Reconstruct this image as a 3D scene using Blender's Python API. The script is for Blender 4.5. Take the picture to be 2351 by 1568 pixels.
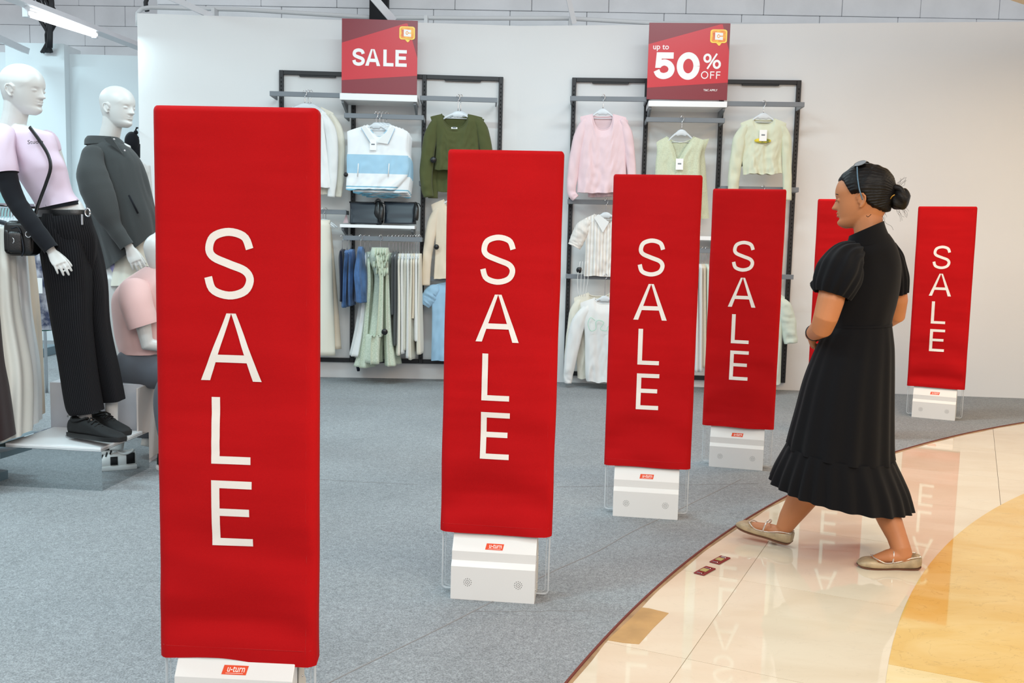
import bpy, math, random
import numpy as np
from mathutils import Vector, Matrix, noise
for o in list(bpy.data.objects): bpy.data.objects.remove(o, do_unlink=True)
SC = bpy.context.scene
COL = SC.collection
V = Vector
pi = math.pi
sin, cos = math.sin, math.cos

# ------------------------------------------------------------------ camera
FPX, CH, PITCH, ROLL = 2250.0, 1.25, math.atan(243 / 2250), .024
_R0, _U0 = V((1, 0, 0)), V((0, sin(PITCH), cos(PITCH)))
CF = V((0, cos(PITCH), -sin(PITCH)))
CR = cos(ROLL) * _R0 + sin(ROLL) * _U0
CU = -sin(ROLL) * _R0 + cos(ROLL) * _U0
CC = V((0, 0, CH))
cd = bpy.data.cameras.new('camera'); cam = bpy.data.objects.new('camera', cd); COL.objects.link(cam)
cd.sensor_width = 36; cd.sensor_fit = 'HORIZONTAL'; cd.lens = 36 * FPX / 2351
cam.matrix_world = Matrix(((CR.x, CU.x, -CF.x, CC.x), (CR.y, CU.y, -CF.y, CC.y), (CR.z, CU.z, -CF.z, CC.z), (0, 0, 0, 1)))
SC.camera = cam
def ray(x, y): return CF + CR * ((x - 1175.5) / FPX) - CU * ((y - 784) / FPX)
def P(x, y, Y):                    # surveyed point: where the sight line through a photo point meets depth Y
    d = ray(x, y); return CC + d * (Y / d.y)
def GN(x, y, z=0):
    d = ray(x, y); return CC + d * ((z - CH) / d.z)

# ------------------------------------------------------------------ light and exposure
w = bpy.data.worlds.new('w'); SC.world = w; w.use_nodes = True
w.node_tree.nodes['Background'].inputs[0].default_value = (.93, .95, 1, 1)
w.node_tree.nodes['Background'].inputs[1].default_value = .56
SC.view_settings.view_transform = 'Standard'; SC.view_settings.look = 'None'
SC.view_settings.gamma = 1; SC.view_settings.use_curve_mapping = False
SC.view_settings.exposure = 0.07
def area(name, loc, sx, sy, e, col, tgt=None):
    l = bpy.data.lights.new(name, 'AREA'); l.shape = 'RECTANGLE'; l.size = sx; l.size_y = sy; l.energy = e; l.color = col
    o = bpy.data.objects.new(name, l); COL.objects.link(o); o.location = loc
    d = (V(tgt) - V(loc)) if tgt else V((0, 0, -1))
    o.rotation_euler = d.to_track_quat('-Z', 'Y').to_euler(); return o
COOL = (.66, .92, 1.0); WARM = (1.0, .79, .52)
for i, (x, y, e) in enumerate([(-4.9, 6.6, 52), (-3.0, 4.2, 52), (-.6, 5.9, 40), (-3.2, 1.6, 45), (-5.6, 9.0, 46), (-1.3, 2.6, 34)]):
    area('lamp', (x, y, 3.55), 1.2, .12, e, COOL)
area('hall_downlight', (3.9, 3.9, 2.84), .5, .5, 27, WARM)
area('hall_downlight', (2.2, 1.7, 2.84), .5, .5, 22, WARM)
area('hall_downlight', (2.75, 5.9, 2.84), .4, .4, 15, (1, .62, .30))
area('hall_downlight', (4.4, 6.2, 2.84), .5, .5, 16, (1, .80, .55))
area('store_wall_fill', (1.2, 6.2, 3.5), 1.2, .3, 30, (.86, .95, 1))  # fill lamp added out of view to brighten the right store wall
area('hall_downlight', (1.6, .2, 2.84), .6, .6, 36, (1, .82, .62))
area('hall_front_fill', (1.0, -3.5, 4.2), 5, 3, 200, (1, .97, .93), (0, 6, 1.2))  # broad unseen fill added behind the camera, lifts everything facing it

# ------------------------------------------------------------------ materials
def S(r, g, b):
    f = lambda c: (c / 255 / 12.92) if c <= 10 else ((c / 255 + .055) / 1.055) ** 2.4
    return (f(r), f(g), f(b), 1)
def mat(name, col, rough=.6, metal=0, bump=0, bs=200, var=0, vs=6, spec=.5, sheen=0, trans=0, emit=None, stretch=(1, 1, 1), alpha=1, coat=0, col2=None):
    m = bpy.data.materials.new(name); m.use_nodes = True; nt = m.node_tree; b = nt.nodes['Principled BSDF']
    b.inputs['Base Color'].default_value = col; b.inputs['Roughness'].default_value = rough; b.inputs['Metallic'].default_value = metal
    b.inputs['Specular IOR Level'].default_value = spec; b.inputs['Sheen Weight'].default_value = sheen
    b.inputs['Transmission Weight'].default_value = trans; b.inputs['Alpha'].default_value = alpha; b.inputs['Coat Weight'].default_value = coat
    if emit: b.inputs['Emission Color'].default_value = emit[0]; b.inputs['Emission Strength'].default_value = emit[1]
    if bump or var:
        tc = nt.nodes.new('ShaderNodeTexCoord'); mp = nt.nodes.new('ShaderNodeMapping'); mp.inputs['Scale'].default_value = stretch
        nt.links.new(tc.outputs['Object'], mp.inputs[0])
    if bump:
        n = nt.nodes.new('ShaderNodeTexNoise'); n.inputs['Scale'].default_value = bs; n.inputs['Detail'].default_value = 3
        bp = nt.nodes.new('ShaderNodeBump'); bp.inputs['Strength'].default_value = bump; bp.inputs['Distance'].default_value = .002
        nt.links.new(mp.outputs[0], n.inputs[0]); nt.links.new(n.outputs[0], bp.inputs['Height']); nt.links.new(bp.outputs[0], b.inputs['Normal'])
    if var:
        n = nt.nodes.new('ShaderNodeTexNoise'); n.inputs['Scale'].default_value = vs; n.inputs['Detail'].default_value = 6
        r = nt.nodes.new('ShaderNodeValToRGB'); c2 = col2 or tuple(c * (1 - var) for c in col[:3]) + (1,)
        r.color_ramp.elements[0].position = .35; r.color_ramp.elements[1].position = .65
        r.color_ramp.elements[0].color = c2; r.color_ramp.elements[1].color = col
        nt.links.new(mp.outputs[0], n.inputs[0]); nt.links.new(n.outputs[0], r.inputs[0]); nt.links.new(r.outputs[0], b.inputs['Base Color'])
    return m
def band_mat(name, stops, axis=2, scale=1, **k):      # flat printed / woven bands along an axis of the garment (generated coords)
    m = mat(name, stops[0][1], **k); nt = m.node_tree; b = nt.nodes['Principled BSDF']
    tc = nt.nodes.new('ShaderNodeTexCoord'); sp = nt.nodes.new('ShaderNodeSeparateXYZ'); at_ = nt.nodes.new('ShaderNodeAttribute'); at_.attribute_name = 'around'; r = nt.nodes.new('ShaderNodeValToRGB')
    ma = nt.nodes.new('ShaderNodeMath'); ma.operation = 'MULTIPLY'; ma.inputs[1].default_value = scale
    fr = nt.nodes.new('ShaderNodeMath'); fr.operation = 'FRACT'
    nt.links.new(tc.outputs['Generated'], sp.inputs[0]); nt.links.new(at_.outputs['Fac'] if axis == 'around' else sp.outputs[axis], ma.inputs[0])
    src = ma
    if scale != 1: nt.links.new(ma.outputs[0], fr.inputs[0]); src = fr
    nt.links.new(src.outputs[0], r.inputs[0]); r.color_ramp.interpolation = 'CONSTANT'
    e = r.color_ramp.elements; e[0].position = 0; e[0].color = stops[0][1]
    for i, (p, c) in enumerate(stops[1:]):
        q = e[1] if i == 0 else e.new(p)
        q.position = p; q.color = c
    nt.links.new(r.outputs[0], b.inputs['Base Color']); return m

M = {}
def cloth(key, rgb, **k):
    kk = dict(rough=.85, bump=.35, bs=700, sheen=.15, spec=.25); kk.update(k); M[key] = mat(key, S(*rgb), **kk); return M[key]
cloth('red_cloth', (190, 15, 20), bump=.3, bs=900, sheen=0, spec=.12, rough=.8, var=.10, vs=3)
cloth('red_seam', (188, 8, 14)); cloth('letter_white', (240, 234, 226), rough=.6, bump=.1)
M['unit'] = mat('unit', S(236, 233, 228), rough=.35, bump=.05, bs=600)
M['unit_back'] = mat('unit_back', S(222, 214, 200), rough=.4)
M['hole'] = mat('hole', S(20, 18, 18), rough=.9)
M['sticker'] = mat('sticker', S(232, 72, 16), rough=.4)
M['sticker_text'] = mat('sticker_text', S(252, 244, 236), rough=.4)
M['acrylic'] = mat('acrylic', (1, 1, 1, 1), rough=.02, trans=1)
M['acrylic_edge'] = mat('acrylic_edge', S(222, 226, 228), rough=.2, alpha=.5)
M['chrome'] = mat('chrome', S(210, 212, 215), rough=.12, metal=1)
M['mirror'] = mat('mirror', S(200, 206, 208), rough=.03, metal=1)
M['wall'] = mat('wall', S(232, 232, 231), rough=.75, bump=.25, bs=40, var=.025, vs=1.2)
M['wall2'] = mat('wall2', S(224, 234, 237), rough=.8, bump=.2, bs=30)
M['block'] = mat('block', S(228, 231, 234), rough=.9, bump=.5, bs=90, var=.10, vs=3)
M['mortar'] = mat('mortar', S(150, 154, 156), rough=.95)
M['pipe'] = mat('pipe', S(205, 207, 208), rough=.4)
M['white_metal'] = mat('white_metal', S(226, 228, 232), rough=.45, bump=.1, bs=30)
M['dark_void'] = mat('dark_void', S(10, 12, 18), rough=.8)
M['cable'] = mat('cable', S(24, 24, 28), rough=.5)
M['tube'] = mat('tube', (1, 1, 1, 1), emit=((.93, .98, 1, 1), 5))
M['soffit'] = mat('soffit', S(226, 208, 182), rough=.8)
M['black_metal'] = mat('black_metal', S(22, 23, 27), rough=.45)
M['slot'] = mat('slot', S(6, 6, 7), rough=.9)
M['grey_metal'] = mat('grey_metal', S(118, 124, 130), rough=.4)
M['shelf_white'] = mat('shelf_white', S(240, 240, 240), rough=.4)
M['hanger'] = mat('hanger', S(226, 232, 236), rough=.25, alpha=.82)
M['mann'] = mat('mann', S(212, 211, 208), rough=.38)
M['skin'] = mat('skin', S(196, 128, 84), rough=.5, bump=.08, bs=400, var=.06, vs=12, spec=.4)
M['hair'] = mat('hair', S(13, 9, 8), rough=.5, bump=.9, bs=240, stretch=(.35, .35, 1), spec=.28)
cloth('dress', (15, 15, 18), rough=.9, sheen=.05, bump=.12, bs=900, spec=.15)
cloth('black_knit', (17, 18, 24), sheen=.05); cloth('charcoal', (62, 64, 64), bump=.5, bs=300)
cloth('pink', (232, 204, 208)); cloth('lilac', (219, 198, 214)); cloth('olive', (82, 86, 50)); cloth('white_cloth', (234, 234, 232))
cloth('cream', (232, 227, 212)); cloth('sage', (214, 218, 194)); cloth('beige', (226, 210, 188)); cloth('sky', (158, 194, 220))
cloth('mint', (214, 225, 212)); cloth('brown', (46, 28, 28)); cloth('grey_cloth', (88, 91, 92)); cloth('slate', (92, 96, 104)); cloth('peach', (228, 188, 184))
cloth('denim', (84, 124, 178), var=.62, vs=7, rough=.8); cloth('denim_dark', (22, 30, 52), var=.3, vs=9)
cloth('green_knit', (212, 218, 190), bump=1, bs=160, var=.16, vs=160)
cloth('floral', (218, 224, 206), var=.3, vs=120, col2=S(190, 202, 180))
cloth('patterned', (196, 196, 204), var=.5, vs=14, col2=S(60, 66, 92))
M['leather'] = mat('leather', S(14, 14, 15), rough=.32, bump=.3, bs=250, spec=.6)
M['pvc'] = mat('pvc', S(34, 41, 50), rough=.38, spec=.45)
M['sneaker'] = mat('sneaker', S(13, 13, 14), rough=.75, bump=.5, bs=300)
M['sole'] = mat('sole', S(24, 23, 23), rough=.6)
M['tag'] = mat('tag', S(246, 246, 244), rough=.5)
M['black_plastic'] = mat('black_plastic', S(16, 16, 18), rough=.3)
M['gold_shoe'] = mat('gold_shoe', S(196, 172, 136), rough=.5, bump=.4, bs=200, var=.35, vs=26, metal=.15)
M['silver_trim'] = mat('silver_trim', S(226, 214, 202), rough=.25, metal=.6)
M['lip'] = mat('lip', S(178, 104, 84), rough=.45)
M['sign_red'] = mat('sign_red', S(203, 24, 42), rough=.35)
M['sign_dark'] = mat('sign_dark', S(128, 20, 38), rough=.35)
M['sign_white'] = mat('sign_white', S(244, 242, 240), rough=.4)
M['logo_yellow'] = mat('logo_yellow', S(250, 186, 30), rough=.3, var=.35, vs=30, col2=S(236, 120, 20))
M['logo_gold'] = mat('logo_gold', S(252, 214, 70), rough=.3)
M['logo_orange'] = mat('logo_orange', S(214, 92, 30), rough=.3)
band = S(168, 205, 226)

# ------------------------------------------------------------------ mesh helpers
ORG = {}
class MB:
    def __init__(s): s.v = []; s.f = []
    def add(s, vs, fs):
        k = len(s.v); s.v += [V(p) for p in vs]; s.f += [tuple(i + k for i in f) for f in fs]; return s
    def box(s, a, b, M4=None):
        a, b = V(a), V(b)
        vs = [V((x, y, z)) for z in (a.z, b.z) for y in (a.y, b.y) for x in (a.x, b.x)]
        if M4: vs = [M4 @ p for p in vs]
        return s.add(vs, [(0, 2, 3, 1), (4, 5, 7, 6), (0, 1, 5, 4), (2, 6, 7, 3), (0, 4, 6, 2), (1, 3, 7, 5)])
    def bbox(s, a, b, r=.004, M4=None):   # box with chamfered edges
        a, b = V(a), V(b); c = (a + b) / 2; h = (b - a) / 2; vs = []
        r = min(r, h.x * .9, h.y * .9, h.z * .9)
        import itertools
        for sx, sy, sz in itertools.product((-1, 1), repeat=3):
            vs += [c + V((sx * h.x, sy * (h.y - r), sz * (h.z - r))), c + V((sx * (h.x - r), sy * h.y, sz * (h.z - r))), c + V((sx * (h.x - r), sy * (h.y - r), sz * h.z))]
        if M4: vs = [M4 @ p for p in vs]
        I = lambda x, y, z, k: 3 * (x * 4 + y * 2 + z) + k
        fs = []
        for x in (0, 1):
            q = [I(x, 0, 0, 0), I(x, 1, 0, 0), I(x, 1, 1, 0), I(x, 0, 1, 0)]; fs.append(q if x else q[::-1])
            q = [I(0, x, 0, 1), I(0, x, 1, 1), I(1, x, 1, 1), I(1, x, 0, 1)]; fs.append(q if x else q[::-1])
            q = [I(0, 0, x, 2), I(1, 0, x, 2), I(1, 1, x, 2), I(0, 1, x, 2)]; fs.append(q if x else q[::-1])
        for p in (0, 1):
            for q in (0, 1):
                fs += [[I(p, q, 0, 0), I(p, q, 0, 1), I(p, q, 1, 1), I(p, q, 1, 0)], [I(p, 0, q, 0), I(p, 0, q, 2), I(p, 1, q, 2), I(p, 1, q, 0)], [I(0, p, q, 1), I(0, p, q, 2), I(1, p, q, 2), I(1, p, q, 1)]]
        fs += [[I(x, y, z, 0), I(x, y, z, 1), I(x, y, z, 2)] for x in (0, 1) for y in (0, 1) for z in (0, 1)]
        return s.add(vs, fs)
    def loft(s, rings, c0=True, c1=True, closed=True):
        n = len(rings[0]); k = len(s.v)
        for r in rings: s.v += [V(p) for p in r]
        m = n if closed else n - 1
        for i in range(len(rings) - 1):
            for j in range(m):
                a = k + i * n + j; b = k + i * n + (j + 1) % n
                s.f.append((a, b, b + n, a + n))
        if c0: s.f.append(tuple(k + j for j in range(n))[::-1])
        if c1: s.f.append(tuple(k + (len(rings) - 1) * n + j for j in range(n)))
        return s
    def tube(s, pts, rad, n=10, flat=None, caps=True, round_=False):
        pts = [V(p) for p in pts]; N = len(pts)
        rad = rad if isinstance(rad, (list, tuple)) else [rad] * N
        rings = []; up = None
        if round_:
            d0 = (pts[0] - pts[1]).normalized(); d1 = (pts[-1] - pts[-2]).normalized()
            pts = [pts[0] + d0 * rad[0] * .7] + pts + [pts[-1] + d1 * rad[-1] * .7]; rad = [rad[0] * .5] + list(rad) + [rad[-1] * .5]; N += 2
        for i, p in enumerate(pts):
            t = (pts[min(i + 1, N - 1)] - pts[max(i - 1, 0)]).normalized()
            if up is None: up = t.cross(V((0, 0, 1)) if abs(t.z) < .9 else V((0, 1, 0))).normalized()
            up = (up - t * up.dot(t)).normalized(); bi = t.cross(up)
            if flat:   # flat=(direction vector, factor): squash along direction
                fd, ff = flat; rr = []
                for j in range(n):
                    q = (up * cos(2 * pi * j / n) + bi * sin(2 * pi * j / n)) * rad[i]
                    rr.append(p + q - fd * (q.dot(fd)) * (1 - ff))
                rings.append(rr)
            else: rings.append([p + (up * cos(2 * pi * j / n) + bi * sin(2 * pi * j / n)) * rad[i] for j in range(n)])
        return s.loft(rings, caps, caps)
    def ell(s, c, ax, ay, az, n=16, m=10):
        c = V(c); ax, ay, az = V(ax), V(ay), V(az); rings = []
        for i in range(1, m):
            t = pi * i / m
            rings.append([c + az * cos(t) + (ax * cos(2 * pi * j / n) + ay * sin(2 * pi * j / n)) * sin(t) for j in range(n)])
        k = len(s.v); s.loft(rings, False, False)
        a = len(s.v); s.v += [c + az, c - az]
        for j in range(n):
            s.f.append((k + (j + 1) % n, k + j, a)); s.f.append((k + (m - 2) * n + j, k + (m - 2) * n + (j + 1) % n, a + 1))
        return s
    def poly(s, pts, thick=None):    # planar polygon, optionally extruded by vector
        n = len(pts)
        if thick is None: return s.add(pts, [tuple(range(n))])
        t = V(thick); pts = [V(p) for p in pts]
        return s.add(pts + [p + t for p in pts], [tuple(range(n))[::-1], tuple(range(n, 2 * n))] + [(i, (i + 1) % n, (i + 1) % n + n, i + n) for i in range(n)])
def spline(pts, n):     # Catmull-Rom through tuples
    pts = [np.array(p, float) for p in pts]; L = len(pts); out = []
    for i in range(n):
        u = i / (n - 1) * (L - 1); k = min(int(u), L - 2); t = u - k
        p0, p1, p2, p3 = pts[max(k - 1, 0)], pts[k], pts[k + 1], pts[min(k + 2, L - 1)]
        out.append(.5 * ((2 * p1) + (-p0 + p2) * t + (2 * p0 - 5 * p1 + 4 * p2 - p3) * t * t + (-p0 + 3 * p1 - 3 * p2 + p3) * t ** 3))
    return out
def vspline(pts, n): return [V(p) for p in spline([tuple(p) for p in pts], n)]
def recalc(me):
    import bmesh
    bm = bmesh.new(); bm.from_mesh(me); bmesh.ops.recalc_face_normals(bm, faces=bm.faces); bm.to_mesh(me); bm.free()
def obj(name, mb, m, parent=None, smooth=True, label=None, fix=True):
    org = ORG.get(parent.name, V((0, 0, 0))) if parent else V((0, 0, 0))
    me = bpy.data.meshes.new(name); me.from_pydata([tuple(p - org) for p in mb.v], [], mb.f)
    if fix: recalc(me)
    me.materials.append(m if not isinstance(m, str) else M[m])
    if getattr(mb, 'seg', 0):
        at_ = me.attributes.new('around', 'FLOAT', 'POINT'); at_.data.foreach_set('value', [(i % mb.seg) / mb.seg for i in range(len(mb.v))])
    if smooth:
        me.polygons.foreach_set('use_smooth', [True] * len(me.polygons))
        if smooth == 'auto': me.set_sharp_from_angle(angle=.6)
    o = bpy.data.objects.new(name, me); COL.objects.link(o)
    if parent: o.parent = parent; ORG[o.name] = org
    if label: o['label'] = label
    return o
def tag(o, label, cat, group=None):
    o['label'] = label; o['category'] = cat
    if group: o['group'] = group
    return o
def thing(name, label, cat, loc=(0, 0, 0), group=None):
    o = bpy.data.objects.new(name, None); COL.objects.link(o); o.location = loc; o.empty_display_size = .1
    ORG[o.name] = V(loc); return tag(o, label, cat, group)
def struct(name, mb, m, parent=None, smooth=False):
    o = obj(name, mb, m, parent, smooth)
    if not parent: o['kind'] = 'structure'
    return o
def fine(x): return noise.noise(V(x))
# ------------------------------------------------------------------ the setting
OC, OR_ = V((9.225, -1.150)), 9.8126      # circle of the carpet edge
IC, IR = V((7.212, .0754)), 6.6535        # circle of the inner stone field
def arc(c, r, a0, a1, n): return [V((c.x + r * cos(math.radians(a0 + (a1 - a0) * i / n)), c.y + r * sin(math.radians(a0 + (a1 - a0) * i / n)), 0)) for i in range(n + 1)]
fl = struct('floor', MB().box((-9, -3.2, -.12), (9, 12, -.03)), 'mortar')
# carpet
m = mat('carpet', S(140, 142, 146), rough=.95, bump=1.0, bs=260, spec=.1); nt = m.node_tree; b = nt.nodes['Principled BSDF']
tc = nt.nodes.new('ShaderNodeTexCoord'); prev = None
for sc, lo, hi in ((230, .62, 1.32), (60, .88, 1.12), (1.6, .92, 1.06)):
    n = nt.nodes.new('ShaderNodeTexNoise'); n.inputs['Scale'].default_value = sc; n.inputs['Detail'].default_value = 4; nt.links.new(tc.outputs['Object'], n.inputs[0])
    mr = nt.nodes.new('ShaderNodeMapRange'); mr.inputs[1].default_value = .3; mr.inputs[2].default_value = .7; mr.inputs[3].default_value = lo; mr.inputs[4].default_value = hi
    nt.links.new(n.outputs[0], mr.inputs[0])
    vm = nt.nodes.new('ShaderNodeVectorMath'); vm.operation = 'SCALE'; nt.links.new(mr.outputs[0], vm.inputs['Scale'])
    if prev: nt.links.new(prev.outputs[0], vm.inputs[0])
    else: vm.inputs[0].default_value = S(147, 150, 152)[:3]
    prev = vm
nt.links.new(prev.outputs[0], b.inputs['Base Color']); M['carpet'] = m
M['carpet_trim'] = mat('carpet_trim', S(176, 140, 102), rough=.8, var=.35, vs=12)
M['carpet_lip'] = mat('carpet_lip', S(112, 52, 42), rough=.9)
a = arc(OC, OR_, 191, 108.4, 160)
cp = MB().poly(a + [V((6.1, 11.6, 0)), V((-8.9, 11.6, 0)), V((-8.9, -3, 0))], (0, 0, .006))
struct('carpet', cp, 'carpet')
for (p, q, wd) in ((tuple(GN(1278, 1121).xy), tuple(GN(1740, 1113).xy), .0022), (tuple(GN(740, 1580).xy), tuple(GN(1700, 1103).xy), .0035), (tuple(GN(735, 1104).xy), tuple(GN(960, 1116).xy), .0016), (tuple(GN(1090, 1408).xy), tuple(GN(1350, 1407).xy), .0012)):
    p, q = V(p + (0,)), V(q + (0,)); d = (q - p).normalized(); s = V((-d.y, d.x, 0)); mb = MB(); L = []
    for i in range(41):
        c = p + (q - p) * i / 40 + s * .012 * fine((i * .21, p.x, p.y)); h = wd * (.6 + .6 * abs(fine((i * .5, 3, p.x)))); L.append([c - s * h, c - s * h + V((0, 0, .0012)), c + s * h + V((0, 0, .0008)), c + s * h])
    mb.loft([[x + V((0, 0, .006)) for x in r] for r in L]); struct('carpet_seam', mb, mat('seam', S(140, 137, 136), rough=1))
r = []; lip = []
for i, p in enumerate(arc(OC, OR_, 191, 109, 300)):
    d = (V((OC.x, OC.y, 0)) - p).normalized(); k = .017 + .009 * fine((i * .18, 0, 0))
    r.append([p - d * .005 + V((0, 0, .0005)), p - d * .005 + V((0, 0, .0032)), p + d * k + V((0, 0, .0012)), p + d * k + V((0, 0, .0003))])
    lip.append([p - d * .001 + V((0, 0, .001)), p - d * .001 + V((0, 0, .0068)), p + d * .005 + V((0, 0, .006)), p + d * .006 + V((0, 0, .001))])
struct('trim_1', MB().loft(r), 'carpet_trim'); struct('trim_2', MB().loft(lip), 'carpet_lip')
# polished stone: cream tiles (each a part of the floor) cut by the carpet circle, inner field of yellow stone
def stone(name, c1, c2, vein, sc):
    m = mat(name, c1, rough=.035, spec=.5); nt = m.node_tree; b = nt.nodes['Principled BSDF']
    tc = nt.nodes.new('ShaderNodeTexCoord'); mp = nt.nodes.new('ShaderNodeMapping'); mp.inputs['Scale'].default_value = (1, 1.9, 1); mp.inputs['Rotation'].default_value = (0, 0, .25)
    nt.links.new(tc.outputs['Object'], mp.inputs[0])
    n = nt.nodes.new('ShaderNodeTexNoise'); n.inputs['Scale'].default_value = sc; n.inputs['Detail'].default_value = 8; n.inputs['Distortion'].default_value = .8
    nt.links.new(mp.outputs[0], n.inputs[0]); r = nt.nodes.new('ShaderNodeValToRGB'); r.color_ramp.elements[0].position = .38; r.color_ramp.elements[1].position = .62
    r.color_ramp.elements[0].color = c2; r.color_ramp.elements[1].color = c1; nt.links.new(n.outputs[0], r.inputs[0])
    n2 = nt.nodes.new('ShaderNodeTexNoise'); n2.inputs['Scale'].default_value = 4; n2.inputs['Detail'].default_value = 10; n2.inputs['Distortion'].default_value = 2.2; nt.links.new(mp.outputs[0], n2.inputs[0])
    r2 = nt.nodes.new('ShaderNodeValToRGB'); e = r2.color_ramp.elements; e[0].position = .490; e[0].color = (0, 0, 0, 1); e[1].position = .5; e[1].color = (1, 1, 1, 1); q = e.new(.507); q.color = (0, 0, 0, 1)
    nt.links.new(n2.outputs[0], r2.inputs[0])
    mu = nt.nodes.new('ShaderNodeMath'); mu.operation = 'MULTIPLY'; mu.inputs[1].default_value = vein; nt.links.new(r2.outputs[0], mu.inputs[0])
    mx = nt.nodes.new('ShaderNodeMix'); mx.data_type = 'RGBA'; nt.links.new(mu.outputs[0], mx.inputs[0]); nt.links.new(r.outputs[0], mx.inputs[6]); mx.inputs[7].default_value = tuple(c * .55 for c in c2[:3]) + (1,)
    nt.links.new(mx.outputs[2], b.inputs['Base Color']); M[name] = m
stone('stone_cream', S(228, 214, 190), S(223, 206, 180), .12, 2)
stone('stone_cream_two', S(226, 211, 187), S(220, 203, 177), .12, 2.4)
stone('stone_yellow', S(226, 190, 120), S(220, 178, 98), .4, 3)
stone('stone_pale', S(230, 208, 160), S(224, 198, 142), .4, 3)
def clip(poly, c, r, a0, a1, n=120):      # Sutherland-Hodgman against a convex arc-polygon
    cl = [(p.x, p.y) for p in arc(c, r, a0, a1, n)]
    out = poly
    for i in range(len(cl)):
        (x0, y0), (x1, y1) = cl[i], cl[(i + 1) % len(cl)]
        ins = lambda p: (x1 - x0) * (p[1] - y0) - (y1 - y0) * (p[0] - x0) >= 0
        src = out; out = []
        for k in range(len(src)):
            p, q = src[k - 1], src[k]
            if ins(p) != ins(q):
                A = (x1 - x0) * (p[1] - y0) - (y1 - y0) * (p[0] - x0); B = (x1 - x0) * (q[1] - y0) - (y1 - y0) * (q[0] - x0); t = A / (A - B)
                out.append((p[0] + (q[0] - p[0]) * t, p[1] + (q[1] - p[1]) * t))
            if ins(q): out.append(q)
        if not out: break
    return out
e1, e2 = V((.906, -.423)), V((.423, .906))
xs = [-4.3, -3.4, -2.5, -1.6, -.70, .2, 1.1, 2.0, 2.9]; ys = [-.5, .48, 1.25, 2.02, 2.79, 3.56, 4.33, 5.10, 5.87, 6.64, 7.41, 8.2]
g = .0009
for i in range(len(xs) - 1):
    for j in range(len(ys) - 1):
        q = [(xs[i] + g, ys[j] + g), (xs[i + 1] - g, ys[j] + g), (xs[i + 1] - g, ys[j + 1] - g), (xs[i] + g, ys[j + 1] - g)]
        w2 = [tuple(e1 * a_ + e2 * b_) for a_, b_ in q]
        c = clip(w2, OC, OR_ + .05, 100, 200)
        if len(c) < 3: continue
        if all((V(p) - IC).length < IR - .25 for p in c): continue
        struct('tile', MB().poly([V((p[0], p[1], -.03)) for p in c], (0, 0, .03)), 'stone_cream' if (i + j) % 2 else 'stone_cream_two', fl)
yl = [-1.4, .95, 2.02, 3.04, 5.9]
def ypoly(y0, y1):
    q = [(-1.2, y0 + g), (9, y0 + g), (9, y1 - g), (-1.2, y1 - g)]
    return clip([tuple(e1 * a_ + e2 * b_) for a_, b_ in q], IC, IR, 90, 270, 160)
for k in range(4):
    c = ypoly(yl[k], yl[k + 1])
    if len(c) > 2: struct('tile', MB().poly([V((p[0], p[1], -.002)) for p in c], (0, 0, .0035)), 'stone_yellow' if k % 2 else 'stone_pale', fl)
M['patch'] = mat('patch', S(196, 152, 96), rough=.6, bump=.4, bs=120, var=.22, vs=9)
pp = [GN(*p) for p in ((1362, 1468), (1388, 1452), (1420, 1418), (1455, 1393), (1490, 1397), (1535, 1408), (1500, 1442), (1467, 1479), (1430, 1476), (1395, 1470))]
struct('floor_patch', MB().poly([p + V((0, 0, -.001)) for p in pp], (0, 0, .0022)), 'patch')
# walls
WA, WB, WC = V((-3.13, 8.25, 0)), V((0, 8.385, 0)), V((5.6, 7.965, 0))
def wall(p, q, h0, h1, t, m, name, z0=0):
    d = (q - p).normalized(); n = V((-d.y, d.x, 0)); mb = MB()
    mb.add([p + V((0, 0, z0)), q + V((0, 0, z0)), q + n * t + V((0, 0, z0)), p + n * t + V((0, 0, z0)), p + V((0, 0, h0)), q + V((0, 0, h1)), q + n * t + V((0, 0, h1)), p + n * t + V((0, 0, h0))],
           [(0, 1, 5, 4), (1, 2, 6, 5), (2, 3, 7, 6), (3, 0, 4, 7), (4, 5, 6, 7), (0, 3, 2, 1)])
    return struct(name, mb, m)
wall(WA, WB, 2.985, 2.985, .12, 'wall', 'wall_back'); wall(WB, WC, 2.985, 3.075, .12, 'wall', 'wall_right')
wall(V((-8, 10.75, 0)), V((-2.9, 10.55, 0)), 3.08, 3.03, .12, 'wall2', 'wall_left')
pl = P(12, 118, 10.5), P(147, 118, 10.5)
struct('wall_pillar', MB().box((pl[0].x, 10.5, 0), (pl[1].x, 10.9, 3.13)), 'wall2')
def blockwall(name, p, q, z0, rows, bw, bh, seed):
    rnd = random.Random(seed); d = (q - p); L = d.length; d.normalize(); n = V((-d.y, d.x, 0)); mb = MB()
    root = struct(name, mb.add([p + n * .02 + V((0, 0, z0)), q + n * .02 + V((0, 0, z0)), q + n * .1 + V((0, 0, z0)), p + n * .1 + V((0, 0, z0))] + [x + V((0, 0, z0 + rows * bh)) for x in (p + n * .02, q + n * .02, q + n * .1, p + n * .1)],
                  [(0, 1, 5, 4), (1, 2, 6, 5), (2, 3, 7, 6), (3, 0, 4, 7), (4, 5, 6, 7), (0, 3, 2, 1)]), 'mortar')
    Mx = Matrix.Rotation(math.atan2(d.y, d.x), 4, 'Z')
    for r_ in range(rows):
        x = -(.0, .35, .62)[r_ % 3] * bw
        while x < L:
            w_ = bw * (1 if rnd.random() > .12 else .55); x0, x1 = max(x, 0), min(x + w_, L)
            if x1 - x0 > .05:
                o = struct('block', MB().bbox((x0 + .002, -.004 * rnd.random(), z0 + r_ * bh + .002), (x1 - .002, .03, z0 + (r_ + 1) * bh - .002), .004, Matrix.Translation(p) @ Mx), 'block', root)
            x += w_
    return root
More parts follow.
